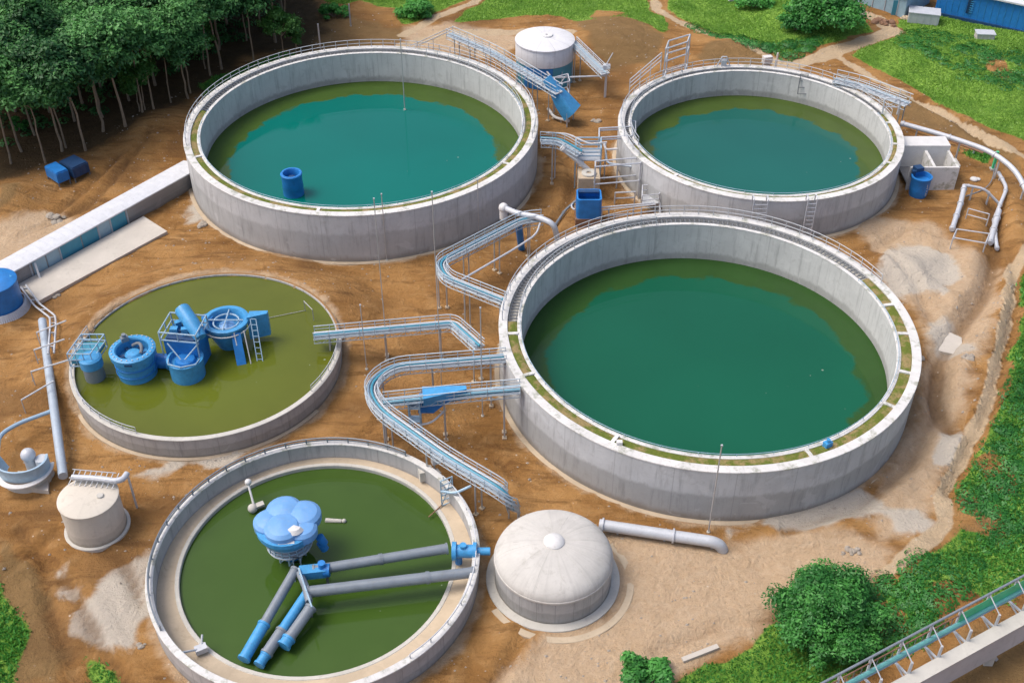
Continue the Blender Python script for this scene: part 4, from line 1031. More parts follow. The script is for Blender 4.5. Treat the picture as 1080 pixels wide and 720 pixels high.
# ---------------------------------------------------------------- things in the basin with the sandy ledge
def flower():
    z = TE['wz']; x, y = G(308, 585, z); t = thing('covered_clarifier', (x, y, z), 'blue machine with cluster of round domes on a lattice stand', 'basin machine')
    top = 4.1
    for k, (ox, oy, rr_, oz) in enumerate(((-1.35, .1, 1.35, -.15), (-.35, 1.25, 1.45, .05), (1.25, .75, 1.5, 0), (1.35, -.65, 1.25, -.2), (-.15, -.75, 1.5, .1))):
        pr = [(rr_ * 1.0, -.55), (rr_ * 1.02, -.1), (rr_ * 1.0, .12), (rr_ * .8, .36), (rr_ * .42, .5), (.02, .55)]
        MB().lathe((x + ox, y + oy, z + top + oz), pr, 24, 1, 1).build('dome', M['skyblue'], t, ang=22)
    MB().lathe((x + .85, y - 1.0, z + top + .28), [(.02, .42), (.55, .3), (.8, 0)], 9, a0=rad(-140), a1=rad(-10)).build('hatch', M['white'], t)
    MB().lathe((x, y, z + top - 1.5), [(1.0, -.3), (1.5, -.2), (2.2, .25), (2.5, .9), (2.5, 1.3), (1.0, 1.35)], 24).build('drum', M['blue2'], t, ang=12)
    MB().box((x + .3, y - 2.1, z + top - .35), (1.3, .3, .35), .1).build('vent_box', M['white'], t)
    b = MB(); arc_rail(b, (x, y), 1.85, z + 1.65, rad(165), rad(375), .75, .6, .045, (1, .5, 0)); b.build('railing', M['paleblue'], t)
    b = MB()
    for k in range(8):
        a = k * PI / 4; c_ = (x + 1.15 * math.cos(a), y + 1.15 * math.sin(a)); c2 = (x + 1.15 * math.cos(a + PI / 4), y + 1.15 * math.sin(a + PI / 4))
        b.tube([(*c_, z - .8), (*c_, z + 2.2)], .09, 6); b.tube([(*c_, z), (*c2, z + 1.2)], .05, 5); b.tube([(*c_, z + 1.2), (*c2, z + 2.2)], .05, 5)
    b.build('stand', M['paleblue'], t)
    MB().cyl((x, y, z - .8), (x, y, z + 2.4), .75).build('shaft', M['blue'], t)
    b = MB()
    for s in (-.3, .3): b.bar((x + .9 + s, y - 2.0, z + 2.0), (x + 1.0 + s, y - 3.0, z - .5), .09)
    for k in range(8): f = k / 7; b.bar((x + .6 + .1 * f, y - 2 - f, z + 2 - 2.5 * f), (x + 1.2 + .1 * f, y - 2 - f, z + 2 - 2.5 * f), .06)
    b.build('ladder', M['paleblue'], t)
    MB().cyl((x + 2.6, y - .3, z + 2.6), (x + 2.9, y - .3, z + 1.8), .35).build('side_motor', M['blue'], t)
    MB().ring((x, y, z), .8, 1.9, 1.52, 1.64, 40).build('deck', M['steel'], t)
    b = MB()
    for s in (-.3, .3): b.bar((x + .9 + s, y - 2.0, z + 2.0), (x + 1.0 + s, y - 3.0, z - .5), .09)
    for k in range(8): f = k / 7; b.bar((x + .6 + .1 * f, y - 2 - f, z + 2 - 2.5 * f), (x + 1.2 + .1 * f, y - 2 - f, z + 2 - 2.5 * f), .06)
    b.build('ladder', M['paleblue'], t)
    MB().cyl((x + 2.6, y - .3, z + 1.9), (x + 2.9, y - .3, z + 1.1), .35).build('side_motor', M['blue'], t)
flower()
ZP = 2.2
def pipe2(name, segs, label, group='pipes crossing the sandy ledge basin'):
    # segs: list of (p, q, r, mat)
    t = thing(name, (segs[0][0].x, segs[0][0].y, segs[0][0].z - segs[0][2]), label, 'pipe', group)
    for i, (p, q, r, m) in enumerate(segs):
        d = (q - p).normalized(); MB().tube([p, q], r, 20).build('pipe_section', M[m], t)
        MB().cyl(q - d * .16, q + d * .02, r * 1.14, n=20).build('flange', M[m], t); MB().cyl(p - d * .02, p + d * .16, r * 1.14, n=20).build('flange', M[m], t)
    return t
L_ = lambda a, b, f: a.lerp(b, f)
a = G3(330, 601, ZP); b_ = G3(472, 578, ZP); pipe2('overflow_pipe', [(a, L_(a, b_, .5), .42, 'greypipe'), (L_(a, b_, .5), b_, .42, 'greypipe')], 'upper long grey pipe reaching the blue valve at the basin rim')
a = G3(324, 624, ZP); b_ = G3(500, 603, ZP); pipe2('overflow_pipe', [(a, L_(a, b_, .72), .46, 'greypipe'), (L_(a, b_, .72), b_, .44, 'greypipe')], 'lower long grey pipe crossing the basin to the rim')
a = G3(312, 600, ZP); b_ = G3(257, 695, 1.0); pipe2('suction_pipe', [(a, L_(a, b_, .62), .40, 'greypipe'), (L_(a, b_, .62), b_, .46, 'blue2')], 'longest slanting pipe, grey above with a blue lower end')
a = G3(326, 622, ZP - .3); b_ = G3(273, 701, .9); pipe2('suction_pipe', [(a, L_(a, b_, .55), .40, 'blue2'), (L_(a, b_, .55), L_(a, b_, .86), .46, 'greypipe'), (L_(a, b_, .86), b_, .40, 'blue2')], 'middle slanting blue pipe with a grey sleeve')
a = G3(328, 640, ZP - .4); b_ = G3(299, 681, 1.2); pipe2('suction_pipe', [(a, L_(a, b_, .8), .44, 'greypipe'), (L_(a, b_, .8), b_, .5, 'blue2')], 'shortest slanting grey pipe with a blue tip')
def header():
    p = G3(316, 604, ZP); q = G3(344, 601, ZP); t = thing('valve_block', (p.x, p.y, ZP - .6), 'blue valve block where the basin pipes meet', 'valve')
    MB().bar(p, q, .9, .8).build('body', M['blue2'], t); MB().cyl(q + Vector((-.3, 0, .3)), q + Vector((-.3, 0, .9)), .3).build('bonnet', M['blue'], t)
    MB().cyl(q - Vector((.2, 0, 0)), q + Vector((.3, 0, 0)), .55).build('flange', M['blue'], t)
    r = G3(326, 634, ZP); MB().tube([p, L_(p, r, .5) + Vector((.1, 0, .1)), r], .3, 12).build('elbow', M['greypipe'], t)
    MB().tube([p + Vector((0, 0, .6)), G3(329, 640, ZP + .8)], .08, 6).build('tie_rod', M['paleblue'], t)
    b = MB()
    for v in (p, q, r): b.bar((v.x, v.y, -.3), (v.x, v.y, ZP - .3), .2)
    b.build('stand', M['darksteel'], t)
    k = G3(352, 623, ZP)
header()
def rim_valve():
    z = ZP + .15; p = G3(477, 581, z); q = G3(517, 581, z + .1); d = (q - p).normalized(); t = thing('gate_valve', (p.x, p.y, .75), 'bright blue valve on the basin rim facing the domed tank', 'valve')
    MB().tube([p, p + d * .35, p + d * .36, p + d * 1.7, p + d * 1.71, p + d * 2.0, p + d * 2.01, q], [.78, .78, .55, .55, .75, .75, .32, .32], 24).build('body', M['blue2'], t)
    MB().cyl(p + d * .9, p + d * .9 + Vector((0, 0, .8)), .28).build('bonnet', M['blue2'], t)
    MB().cyl(p + d * .5 - Vector((0, 0, .2)), p + d * .5 - Vector((0, 0, 1.4)), .3).build('foot', M['blue'], t)
rim_valve()
b = MB(); p = G3(268, 534, .7)
t = thing('float_switch', (p.x, p.y, .35), 'white float on a rod beside the basin ledge', 'float')
MB().tube([p + Vector((-.5, 1.2, 1.6)), p + Vector((0, 0, .2))], .1, 8).build('rod', M['white'], t); MB().sphere(p + Vector((-.5, 1.3, 1.7)), .3).build('knob', M['white'], t)
MB().sphere(p + Vector((-.1, -.2, 0)), .42).box(p + Vector((.4, .1, .1)), (.9, .5, .2), .5).build('float_body', M['rim_old'], t)
p = G3(212, 684, 1.2); t = thing('rim_bracket', (p.x, p.y, .75), 'pale bracket box bolted on the sandy ledge', 'bracket')
MB().box(p, (.9, .6, .5), .5).build('body', M['palepipe'], t); MB().tube([p, p + Vector((-1.2, -1.0, .9))], .09, 6).tube([p, p + Vector((.0, .9, .6))], .09, 6).build('arm', M['steel'], t)
p = G3(352, 549, TE['wz']); t = thing('floating_log', p, 'short mossy log floating beside the domed blue machine', 'log')
MB().tube([p + Vector((-.7, 0, .05)), p + Vector((.7, -.1, .08))], [.22, .17], 10).sphere(p + Vector((.9, -.1, .1)), .2).build('log', M['rim_old'], t)
def skimmer():
    t = thing('steel_stair', G3(473, 532, .8), 'blue steel stair frame at the basin rim below the walkway', 'steel frame'); b = MB()
    A = G3(466, 533, .8); B = G3(478, 528, .8); up = Vector((0, 0, 3.0)); C_ = G3(497, 512, 3.6)
    for v in (A, B): b.bar(v, v + up, .1)
    for k in range(6): f = k / 5; b.bar(A + up * f, B + up * f, .08)
    b.bar(A, B + up, .06); b.bar(B, A + up, .06); b.build('frame', M['paleblue'], t)
    MB().tube(fillet([A + up * .6, G3(480, 520, 2.8), C_], .5), .12, 8).build('pipe', M['paleblue'], t)
    MB().tube([A + Vector((0, 0, .1)), G3(452, 545, .6)], .06, 6).build('hook_rod', M['rust'], t)
skimmer()
p = G3(460, 488, 2.6); t = thing('control_box', p, 'small white box on the far basin wall near the stair frame', 'box'); MB().box(p + Vector((0, 0, .45)), (.8, .5, .8), .4).build('case', M['white'], t); MB().bar(p - Vector((0, 0, .1)), p + Vector((0, 0, .05)), .2).build('foot', M['steel'], t)
p = G3(449, 500, 1.4); t = thing('concrete_block', p, 'rough pale concrete block on the basin ledge by the white box', 'block'); MB().box(p + Vector((0, 0, .1)), (1.2, .8, 1.1), .3).box(p + Vector((.9, .2, -.2)), (.7, .7, .6), .6).build('lump', M['rim_old'], t)

# ---------------------------------------------------------------- raised pipe walkways
def walkway(path, w, label, legs=5.0, cat='walkway', group='raised pipe walkways', rail=.75, bend=2.2, npipe=3, m='paleblue', leg_skip=(), legstart=1.5, legr=.085, deckm='steel'):
    P = fillet(path, bend * .62, 4); t = thing('pipe_walkway', (P[0].x, P[0].y, hz(P[0].x, P[0].y)), label, cat, group)
    b = MB(); l = offset(P, w / 2); r = offset(P, -w / 2); vs = []
    for i in range(len(P)): vs += [l[i], r[i], r[i] - Vector((0, 0, .12)), l[i] - Vector((0, 0, .12))]
    fs = []
    for i in range(len(P) - 1):
        o = i * 4; n = o + 4
        fs += [(o, n, n + 1, o + 1)[::-1], (o + 1, n + 1, n + 2, o + 2)[::-1], (o + 2, n + 2, n + 3, o + 3)[::-1], (o + 3, n + 3, n, o)[::-1]]
    fs += [(0, 1, 2, 3), tuple((len(P) - 1) * 4 + k for k in (3, 2, 1, 0))]
    b.add(vs, fs); b.build('deck', M[deckm], t, ang=20)
    for s in (-1, 1):
        b = MB(); Q = offset(P, s * (w / 2 + .03)); 
        b.tube([q + Vector((0, 0, rail)) for q in Q], .055, 5); b.tube([q + Vector((0, 0, rail * .5)) for q in Q], .035, 5); b.tube([q + Vector((0, 0, -.06)) for q in Q], .075, 6); b.tube([q + Vector((0, 0, -.55)) for q in Q], .05, 5)
        for q, d in along(Q, 1.5, .05): b.tube([q + Vector((0, 0, -.55)), q + Vector((0, 0, rail))], .04, 5)
        S = along(Q, .75, .05)
        for i in range(len(S) - 1): b.tube([S[i][0] - Vector((0, 0, .55 if i % 2 else .06)), S[i + 1][0] - Vector((0, 0, .06 if i % 2 else .55))], .03, 4)
        b.build('handrail', M['railsteel'], t)
    for k in range(npipe):
        f = (k - (npipe - 1) / 2) * (w * .55 / max(npipe - 1, 1)); Q = offset(P, f)
        MB().tube([q + Vector((0, 0, .16)) for q in Q], .08 + .05 * (k % 2), 8).build('pipe', M[['paleblue', 'teal', 'palepipe'][k % 3]], t)
    b = MB(); cl = offset(P, 0)
    for q, d in along(cl, .6, .1): sd = Vector((-d.y, d.x, 0)).normalized(); b.bar(q + sd * w * .5 + Vector((0, 0, .05)), q - sd * w * .5 + Vector((0, 0, .05)), .1, .06)
    for s in (-1, 1): b.tube([q + Vector((0, 0, .05)) for q in offset(P, s * w * .47)], .03, 4)
    b.build('grating', M['railsteel'], t)
    for i, (q, d) in enumerate(along(P, legs, legstart)):
        if i in leg_skip: continue
        gz = hz(q.x, q.y); sd = Vector((-d.y, d.x, 0)).normalized()
        for s in (-1, 1): MB().tube([(q.x + sd.x * s * w * .4, q.y + sd.y * s * w * .4, gz - .2), (q.x + sd.x * s * w * .4, q.y + sd.y * s * w * .4, q.z - .1)], legr, 6).build('leg', M['pole'], t)
        MB().bar(q + sd * w * .5 - Vector((0, 0, .2)), q - sd * w * .5 - Vector((0, 0, .2)), .12).build('crossbeam', M['pole'], t)
        if gz < q.z - 2.5 and w > .95:
            for s in (-1, 1): MB().box((q.x + sd.x * s * w * .4, q.y + sd.y * s * w * .4, gz + .02), (.42, .42, .22), math.atan2(d.y, d.x)).build('leg_footing', M['ledge'], t)
    return t, P
walkway([G3(572, 230, 5.2), G3(550, 232, 5.2), G3(463, 277, 5.2), G3(470, 293, 5.2), G3(533, 318, 5.5)], 1.05, 'hairpin pipe walkway between the forest tank and the biggest tank', 4.5, bend=1.9)
walkway([G3(331, 354, 3.6), G3(478, 341, 4.4), G3(506, 366, 4.6)], 1.05, 'straight pipe walkway ending over the olive pond', 5.5, bend=1.0)
walkway([G3(534, 377, 5.6), G3(412, 387, 5.0), G3(388, 408, 5.0), G3(400, 432, 5.0), G3(470, 482, 4.6), G3(536, 521, 4.2), G3(542, 538, 1.2)], 1.1, 'long curving pipe walkway reaching down to the domed tank', 5.5, bend=2.6)
walkway([G3(549, 410, 5.6), G3(500, 414, 5.3), G3(404, 424, 5.0)], 1.0, 'short pipe walkway with a bright blue trough', 5.5, bend=1.0, npipe=2)
def hopper():
    p = G3(446, 418, 5.4); q = G3(492, 413, 5.5); t = thing('blue_hopper', (p.x, p.y, hz(p.x, p.y)), 'bright blue trough and chute hung under the short walkway', 'chute')
    d = (q - p).normalized(); s = Vector((-d.y, d.x, 0)); b = MB()
    vs = []
    for o, w, zz in ((p, .85, 0), (q, .25, .1)):
        vs += [o + s * w + Vector((0, 0, .45 + zz)), o - s * w + Vector((0, 0, .45 + zz)), o - s * w * .5 - Vector((0, 0, .9 - zz)), o + s * w * .5 - Vector((0, 0, .9 - zz))]
    b.add(vs, [(0, 1, 2, 3), (7, 6, 5, 4), (0, 4, 5, 1), (1, 5, 6, 2), (2, 6, 7, 3), (3, 7, 4, 0)]); b.build('trough', M['blue2'], t)
    u = G3(452, 424, 4.8); v = G3(447, 434, 3.4); b = MB()
    vs = [u + Vector((-.9, 0, .3)), u + Vector((2.2, 0, .5)), v + Vector((.9, -.2, 0)), v + Vector((-.5, -.2, 0)), u + Vector((-.9, .9, .3)), u + Vector((2.2, .9, .5)), v + Vector((.9, .5, 0)), v + Vector((-.5, .5, 0))]
    b.add(vs, [(0, 3, 2, 1), (4, 5, 6, 7), (0, 4, 7, 3), (1, 2, 6, 5), (3, 7, 6, 2), (0, 1, 5, 4)]); b.build('chute', M['blue'], t)
    g = G3(437, 428, 4.4); b = MB()
    for sx in (-.5, .5):
        for sy in (-.4, .4): b.bar((g.x + sx, g.y + sy, hz(g.x, g.y) - .1), (g.x + sx, g.y + sy, 5.2), .12)
    for zz in (1.2, 2.8, 4.4): b.box((g.x, g.y, zz), (1.1, .9, .1))
    b.build('support_tower', M['paleblue'], t)
    MB().tube(fillet([G3(440, 448, 2.5), G3(455, 446, 2.5), G3(470, 432, 3.6)], 1), .1, 6).build('pipe', M['palepipe'], t)
hopper()
def valve_white():
    p = G3(531, 219, 5.4); t = thing('wall_valve', p - Vector((0, 0, 1.2)), 'white rounded valve cap on the forest tank wall', 'valve')
    MB().sphere(p, .55).cyl(p - Vector((0, 0, 1.4)), p, .45).build('body', M['white'], t)
    MB().tube(fillet([p + Vector((.2, -.1, 0)), G3(545, 225, 5.6), G3(568, 229, 5.7), G3(584, 236, 5.6), G3(588, 252, 3.0)], 1.0), .32, 12).build('pipe', M['palepipe'], t)
valve_white()
long_pipe('down_pipe', [G3(547, 236, 4.8), P0(550, 262)], .4, M['blue'], 'upright blue pipe inside the hairpin walkway', 'pipe', .3, None, None)
t = thing('brace_pipe', P0(487, 296), 'thin diagonal pipe crossing inside the hairpin walkway', 'pipe')
MB().tube(fillet([G3(487, 295, 5.2), G3(545, 261, 4.6), G3(566, 247, 4.8), G3(570, 234, 5.2)], 1.2), .11, 8).build('pipe', M['palepipe'], t)

# upper gantry, blue chute and white topped tank behind the forest tank
walkway([G3(474, 36, 5.6), G3(520, 56, 5.6), G3(590, 98, 4.6)], 1.15, 'grey gantry behind the forest tank ending at the blue chute', 3.2, bend=3, npipe=1, m='steel', rail=1.0)
t = thing('sloping_rail', G3(426, 52, 0), 'thin sloping rail rising to the gantry behind the forest tank', 'rail')
b = MB(); p = P0(426, 55); q = G3(474, 33, 5.8); b.tube([p, q], .09, 6); b.tube([p + Vector((.3, .9, .2)), q + Vector((.3, .9, .2))], .07, 6)
for f in (.35, .65): v = p.lerp(q, f); b.tube([(v.x, v.y, hz(v.x, v.y) - .2), v], .06, 6)
b.build('rail', M['palepipe'], t)
def chute():
    p = G3(577, 82, 6.0); q = G3(607, 117, 2.0); t = thing('blue_chute', (q.x, q.y, hz(q.x, q.y)), 'bright blue discharge chute beside the white topped tank', 'chute')
    d = (q - p); L = d.length; d.normalize(); s = Vector((-d.y, d.x, 0)).normalized(); u = s.cross(d).normalized(); u = u if u.z > 0 else -u
    b = MB(); rows = []
    for f, w, h_ in ((0, .5, .6), (.3, .75, .9), (.65, 1.2, 1.4), (1, 1.45, 1.6)):
        o = p + d * L * f; rows.append([o + s * w, o + s * w * .8 - u * h_, o - s * w * .8 - u * h_, o - s * w, o - s * w * .9 + u * .35, o + s * w * .9 + u * .35])
    vs = sum(rows, []); n = 6
    b.add(vs, [(i * n + k, i * n + (k + 1) % n, (i + 1) * n + (k + 1) % n, (i + 1) * n + k) for i in range(3) for k in range(n)] + [tuple(range(n))[::-1], tuple(3 * n + k for k in range(n))]); b.build('hood', M['blue2'], t)
    b = MB()
    for k in (-1.2, 1.2):
        v = q - d * 1.0 + s * k; b.bar((v.x, v.y, hz(v.x, v.y) - .1), v - Vector((0, 0, .6)), .18)
    b.build('stand', M['steel'], t)
chute()
def white_top():
    x, y = G(574, 82); z = hz(x, y); t = thing('settling_tank', (x, y, z), 'white topped round tank with blue lower cladding', 'tank')
    R = 4.1
    MB().lathe((x, y, z), [(R - .05, -.4), (R - .05, 3.3)], 64).build('cladding', M['teal'], t)
    MB().lathe((x, y, z), [(R, 3.3), (R + .05, 3.31), (R + .05, 5.6), (R, 5.7), (R + .12, 5.72), (R + .12, 5.9), (R - .2, 6.05), (1.5, 6.3), (.01, 6.35)], 64).build('upper_shell', concrete('white_tank_paint', (.62, .62, .63), 6, 4.1, .9, .5, 10, streak=.3), t)
    MB().ring((x + .3, y + .2, z), .2, .8, 6.3, 6.5, 20).build('hatch', M['white'], t)
    MB().lathe((x, y, z), [(R + .02, .1), (R + .02, 3.2)], 14, 1, 1, rad(225), rad(285)).build('dark_panel', M['blue'], t)
    MB().tube([(x + .6, y - R - .3, z), (x + .6, y - R - .3, z + 2.6), (x + .2, y - R + .1, z + 2.9)], .14, 8).build('pipe', M['white'], t)
    b = MB()
    for i in range(5): a = rad(200 + i * 35); b.bar((x + (R + .06) * math.cos(a), y + (R + .06) * math.sin(a), z - .1), (x + (R + .06) * math.cos(a), y + (R + .06) * math.sin(a), z + 2.5), .15)
    b.build('cladding_post', M['paleblue'], t)
white_top()
walkway([G3(604, 44, 5.4), G3(639, 78, 4.2)], 1.2, 'pale gangway sloping down beside the white topped tank', 30, bend=1, npipe=1, rail=.6)
def portal():
    t = thing('portal_post', P0(638, 103), 'white steel post and brace at the foot of the gangway', 'post'); a_ = P0(638, 103); b = MB()
    b.bar(a_ - Vector((0, 0, .2)), a_ + Vector((0, 0, 5)), .3); b.box(a_ + Vector((0, 0, 4.6)), (1.0, .6, .5)); b.build('column', M['palepipe'], t)
    q = P0(573, 108); MB().tube([a_ + Vector((0, 0, 3.2)), q + Vector((0, 0, 3.6))], .12, 8).build('brace', M['palepipe'], t)
    MB().bar(a_ + Vector((0, 0, 5)), a_ + Vector((.8, .4, 6.4)), .1).build('bracket', M['steel'], t)
portal()

# ---------------------------------------------------------------- pipework between the two upper tanks
walkway([G3(570, 148, 6.0), G3(590, 149, 5.8), G3(612, 162, 5.0)], 1.4, 'short pale blue bridge leaving the forest tank toward the tank under the slope', 5, bend=1.5, npipe=2)
long_pipe('slide_pipe', [G3(592, 155, 5.6), G3(625, 183, 2.2)], .32, M['white'], 'white sloping pipe above the square blue tank', 'pipe', .3, 3)
def frame(name, corners, zt, zs, label, m='palepipe', r=.09, cat='steel frame', deck=None, diag=False):
    P = [P0(*c) for c in corners]; t = thing(name, P[0], label, cat); n = len(P)
    for p in P: MB().bar(p - Vector((0, 0, .2)), (p.x, p.y, zt), r * 1.6).build('post', M[m], t)
    for z in zs:
        b = MB()
        for i in range(n if n > 2 else 1):
            p, q = P[i], P[(i + 1) % n]; b.tube([(p.x, p.y, z), (q.x, q.y, z)], r, 6)
        b.build('rail', M[m], t)
    if diag:
        b = MB()
        for i in range(n): p, q = P[i], P[(i + 1) % n]; b.tube([(p.x, p.y, zs[0]), (q.x, q.y, zs[-1])], r * .7, 6)
        b.build('brace', M[m], t)
    if deck: MB().prism([(p.x, p.y) for p in P], deck - .1, deck).build('deck', M['steel'], t)
    return t
frame('steel_platform', [(606, 196), (632, 196), (632, 184), (606, 184)], 5.2, (4.2, 4.7, 5.2), 'grey railed platform between the two upper tanks', deck=3.6, m='paleblue')
frame('steel_portal', [(630, 184), (664, 182), (664, 172), (630, 174)], 5.2, (5.2, 4.9), 'white portal frame touching the tank under the slope', diag=False)
frame('steel_portal', [(626, 214), (673, 210), (673, 204), (626, 208)], 5.0, (5.0, 2.6), 'lower white portal frame beside the square blue tank')
frame('guard_rail', [(634, 236), (690, 230)], 1.9, (1.0, 1.9), 'low white guard rail behind the biggest tank')
frame('guard_rail', [(648, 216), (669, 215)], 1.7, (.9, 1.7), 'tiny white guard rail on the soil between the upper tanks')
t = thing('pipe_elbow', P0(640, 170), 'short white bent pipe inside the portal frame', 'pipe'); MB().tube(fillet([G3(637, 152, 4.5), G3(639, 158, 4.3), G3(651, 157, 4.3)], .4), .14, 8).build('pipe', M['white'], t); MB().bar(G3(639, 158, 4.3), P0(640, 170), .1).build('support', M['steel'], t)
for (pts, r_p, m_p, lb) in (
    ([G3(632, 219, 2.2), G3(690, 214, 2.0)], .1, 'palepipe', 'thin level pipe from the square blue tank to the slope tank wall'),
    ([P0(696, 228) + Vector((0, 0, .2)), G3(696, 205, 2.0), G3(696, 181, 4.9)], .1, 'palepipe', 'thin upright pipe climbing the slope tank wall'),
    ([G3(638, 150, 4.6), G3(640, 172, 3.2), G3(668, 176, 3.2)], .13, 'bluegrey', 'blue grey pipe dropping through the portal frames'),
    ([P0(612, 214) + Vector((0, 0, .6)), P0(596, 222) + Vector((0, 0, .5)), P0(585, 240) + Vector((0, 0, .4))], .16, 'greypipe', 'grey pipe on the soil from the square blue tank'),
    ([G3(576, 140, 6.6), G3(598, 141, 6.3), G3(622, 152, 5.6), G3(640, 150, 5.4)], .1, 'white', 'thin white pipe arching over the short bridge'),
    ([P0(690, 216) + Vector((0, 0, .6)), P0(712, 226) + Vector((0, 0, 1.6)), P0(716, 200) + Vector((0, 0, 2.4))], .09, 'palepipe', 'thin bent pipe at the foot of the slope tank'),
    ([P0(600, 132) + Vector((0, 0, .5)), P0(585, 128) + Vector((0, 0, .5)), P0(578, 118) + Vector((0, 0, .5))], .2, 'white', 'short white pipe below the blue chute')):
    long_pipe('service_pipe', pts, r_p, M[m_p], lb, 'pipe', .6, 3, 3, n=8)
frame('steel_portal', [(652, 172), (668, 171), (668, 160), (652, 161)], 4.4, (4.4, 2.6, 1.2), 'small white frame tight against the slope tank wall', r=.07)
frame('steel_platform', [(676, 226), (694, 224), (694, 214), (676, 215)], 2.6, (2.6, 1.9), 'low white railed landing at the foot of the slope tank', r=.06, deck=1.3)
frame('steel_portal', [(585, 118), (600, 114), (598, 106), (584, 110)], 4.0, (4.0, 2.0), 'white braced frame under the end of the grey gantry', r=.08, diag=True)
frame('guard_rail', [(1018, 232), (1040, 238)], 1.6, (.8, 1.6), 'short white guard rail between the white pipes by the ditch', r=.06)
frame('steel_portal', [(1002, 262), (1036, 268), (1040, 258), (1006, 253)], 1.5, (1.5,), 'low pale frame at the head of the ditch', r=.07)
long_pipe('service_pipe', [P0(1052, 262) + Vector((0, 0, .5)), P0(1048, 232) + Vector((0, 0, .6)), P0(1060, 205) + Vector((0, 0, .6)), P0(1052, 186) + Vector((0, 0, .6))], .22, M['palepipe'], 'pale pipe running up the ditch beside the eroded bank', 'pipe', 1.2, 3, 3)
def square_tank():
    P = [P0(607, 238), P0(633, 238), P0(632, 226), P0(608, 226)]; c = sum(P, Vector()) / 4; t = thing('square_tank', c, 'square blue tank on a stand between the three big tanks', 'tank')
    w, d_ = 2.9, 2.5; z = c.z
    b = MB(); 
    pr = []
    def rrect(w, d, r, z): 
        out = []
        for (sx, sy, a0) in ((1, 1, 0), (-1, 1, 90), (-1, -1, 180), (1, -1, 270)):
            for k in range(5): a = rad(a0 + 90 * k / 4); out.append((c.x + sx * (w / 2 - r) + r * math.cos(a), c.y + sy * (d / 2 - r) + r * math.sin(a), z))
        return out
    rows = [rrect(w, d_, .4, z + 1.0), rrect(w + .06, d_ + .06, .4, z + 2.2), rrect(w, d_, .4, z + 3.5), rrect(w, d_, .4, z + 3.6), rrect(w - .35, d_ - .35, .3, z + 3.6), rrect(w - .4, d_ - .4, .3, z + 2.6)]
    n = 20; vs = sum(rows, []); b.add(vs, [(i * n + k, i * n + (k + 1) % n, (i + 1) * n + (k + 1) % n, (i + 1) * n + k) for i in range(5) for k in range(n)] + [tuple(5 * n + k for k in range(n)), tuple(range(n))[::-1]])
    b.build('shell', M['blue'], t); MB().box((c.x, c.y + .75, z + 3.55), (w - .5, .6, .2)).build('lid', M['navy'], t)
    MB().box((c.x, c.y, z + .45), (w + .2, d_ + .2, 1.1)).build('stand', M['rust'], t)
    MB().tube(arc_pts((c.x - 1.0, c.y), 1.0, z + 2, rad(150), rad(230), .2), .1, 6).build('side_pipe', M['palepipe'], t)
square_tank()
p = P0(620, 205); t = thing('concrete_box', p, 'pinkish concrete box behind the square blue tank', 'box'); MB().box(p + Vector((0, 0, 1.4)), (2.6, 2.4, 3.0)).build('walls', M['ledge'], t); MB().ring(p, .3, .9, 2.91, 3.1, 24).build('hatch', M['rim_old'], t)

# ---------------------------------------------------------------- at the tank under the slope
frame('rim_tower', [(697, 112), (719, 104), (722, 96), (700, 103)], 8.4, (8.4, 6.6, 4.0), 'open white steel tower on the far rim under the grassy slope', r=.1)
t = thing('sloping_rail', G3(664, 92, 5.2), 'sloping handrail running up to the open steel tower', 'rail'); b = MB()
p, q = G3(664, 92, 5.3), G3(697, 68, 6.2)
for k in (0, .55, 1.1): b.tube([p + Vector((0, 0, k)), q + Vector((0, 0, k + .6))], .07, 6)
for f in (0, .33, .66, 1): v = p.lerp(q, f); b.tube([(v.x, v.y, .2 if f < .9 else 5.1), v + Vector((0, 0, 1.1 + .6 * f))], .06, 6)
b.build('rail', M['palepipe'], t)
p = G3(763, 70, 5.2); t = thing('gauge_post', p, 'small grey peaked bracket on the far tank rim', 'bracket'); MB().tube([p + Vector((-.9, 0, 0)), p + Vector((-.3, 0, 1.4)), p + Vector((.3, 0, 1.4)), p + Vector((.9, 0, 0))], .09, 6).tube([p + Vector((-.6, 0, .7)), p + Vector((.6, 0, .7))], .07, 6).build('frame', M['palepipe'], t); MB().box(p + Vector((0, 0, .5)), (.7, .5, .9)).build('box', M['steel'], t)
p = P0(809, 74); t = thing('control_cabinet', p, 'white cabinet with tall pipe outside the far tank rim', 'cabinet'); MB().box(p + Vector((-.2, 0, 1.6)), (1.3, .8, 1.0), .3).build('case', M['white'], t); MB().box(p + Vector((-.2, 0, .5)), (.9, .6, 1.2), .3).build('plinth', M['rim_old'], t); MB().tube([p + Vector((1.2, 0, 0)), p + Vector((1.2, 0, 2.6))], .13, 8).build('pipe', M['white'], t)
walkway([G3(880, 84, 5.6), G3(906, 90, 5.6), G3(958, 110, 5.6)], 1.5, 'grey railed gangway along the far rim toward the ring hoop', 6, bend=3, npipe=1, rail=1.1, legstart=4)
p = G3(938, 120, 5.3); t = thing('ladder_hoop', p, 'upright loop shaped ladder hoop on the tank rim', 'hoop'); b = MB()
b.tube(fillet([p + Vector((-.9, 0, 0)), p + Vector((-1.0, 0, 2.2)), p + Vector((1.0, -.2, 2.1)), p + Vector((.9, -.2, 0))], .5), .1, 8); b.tube([p + Vector((-.95, 0, 1)), p + Vector((.95, -.2, 1))], .07, 6); b.build('hoop', M['palepipe'], t)
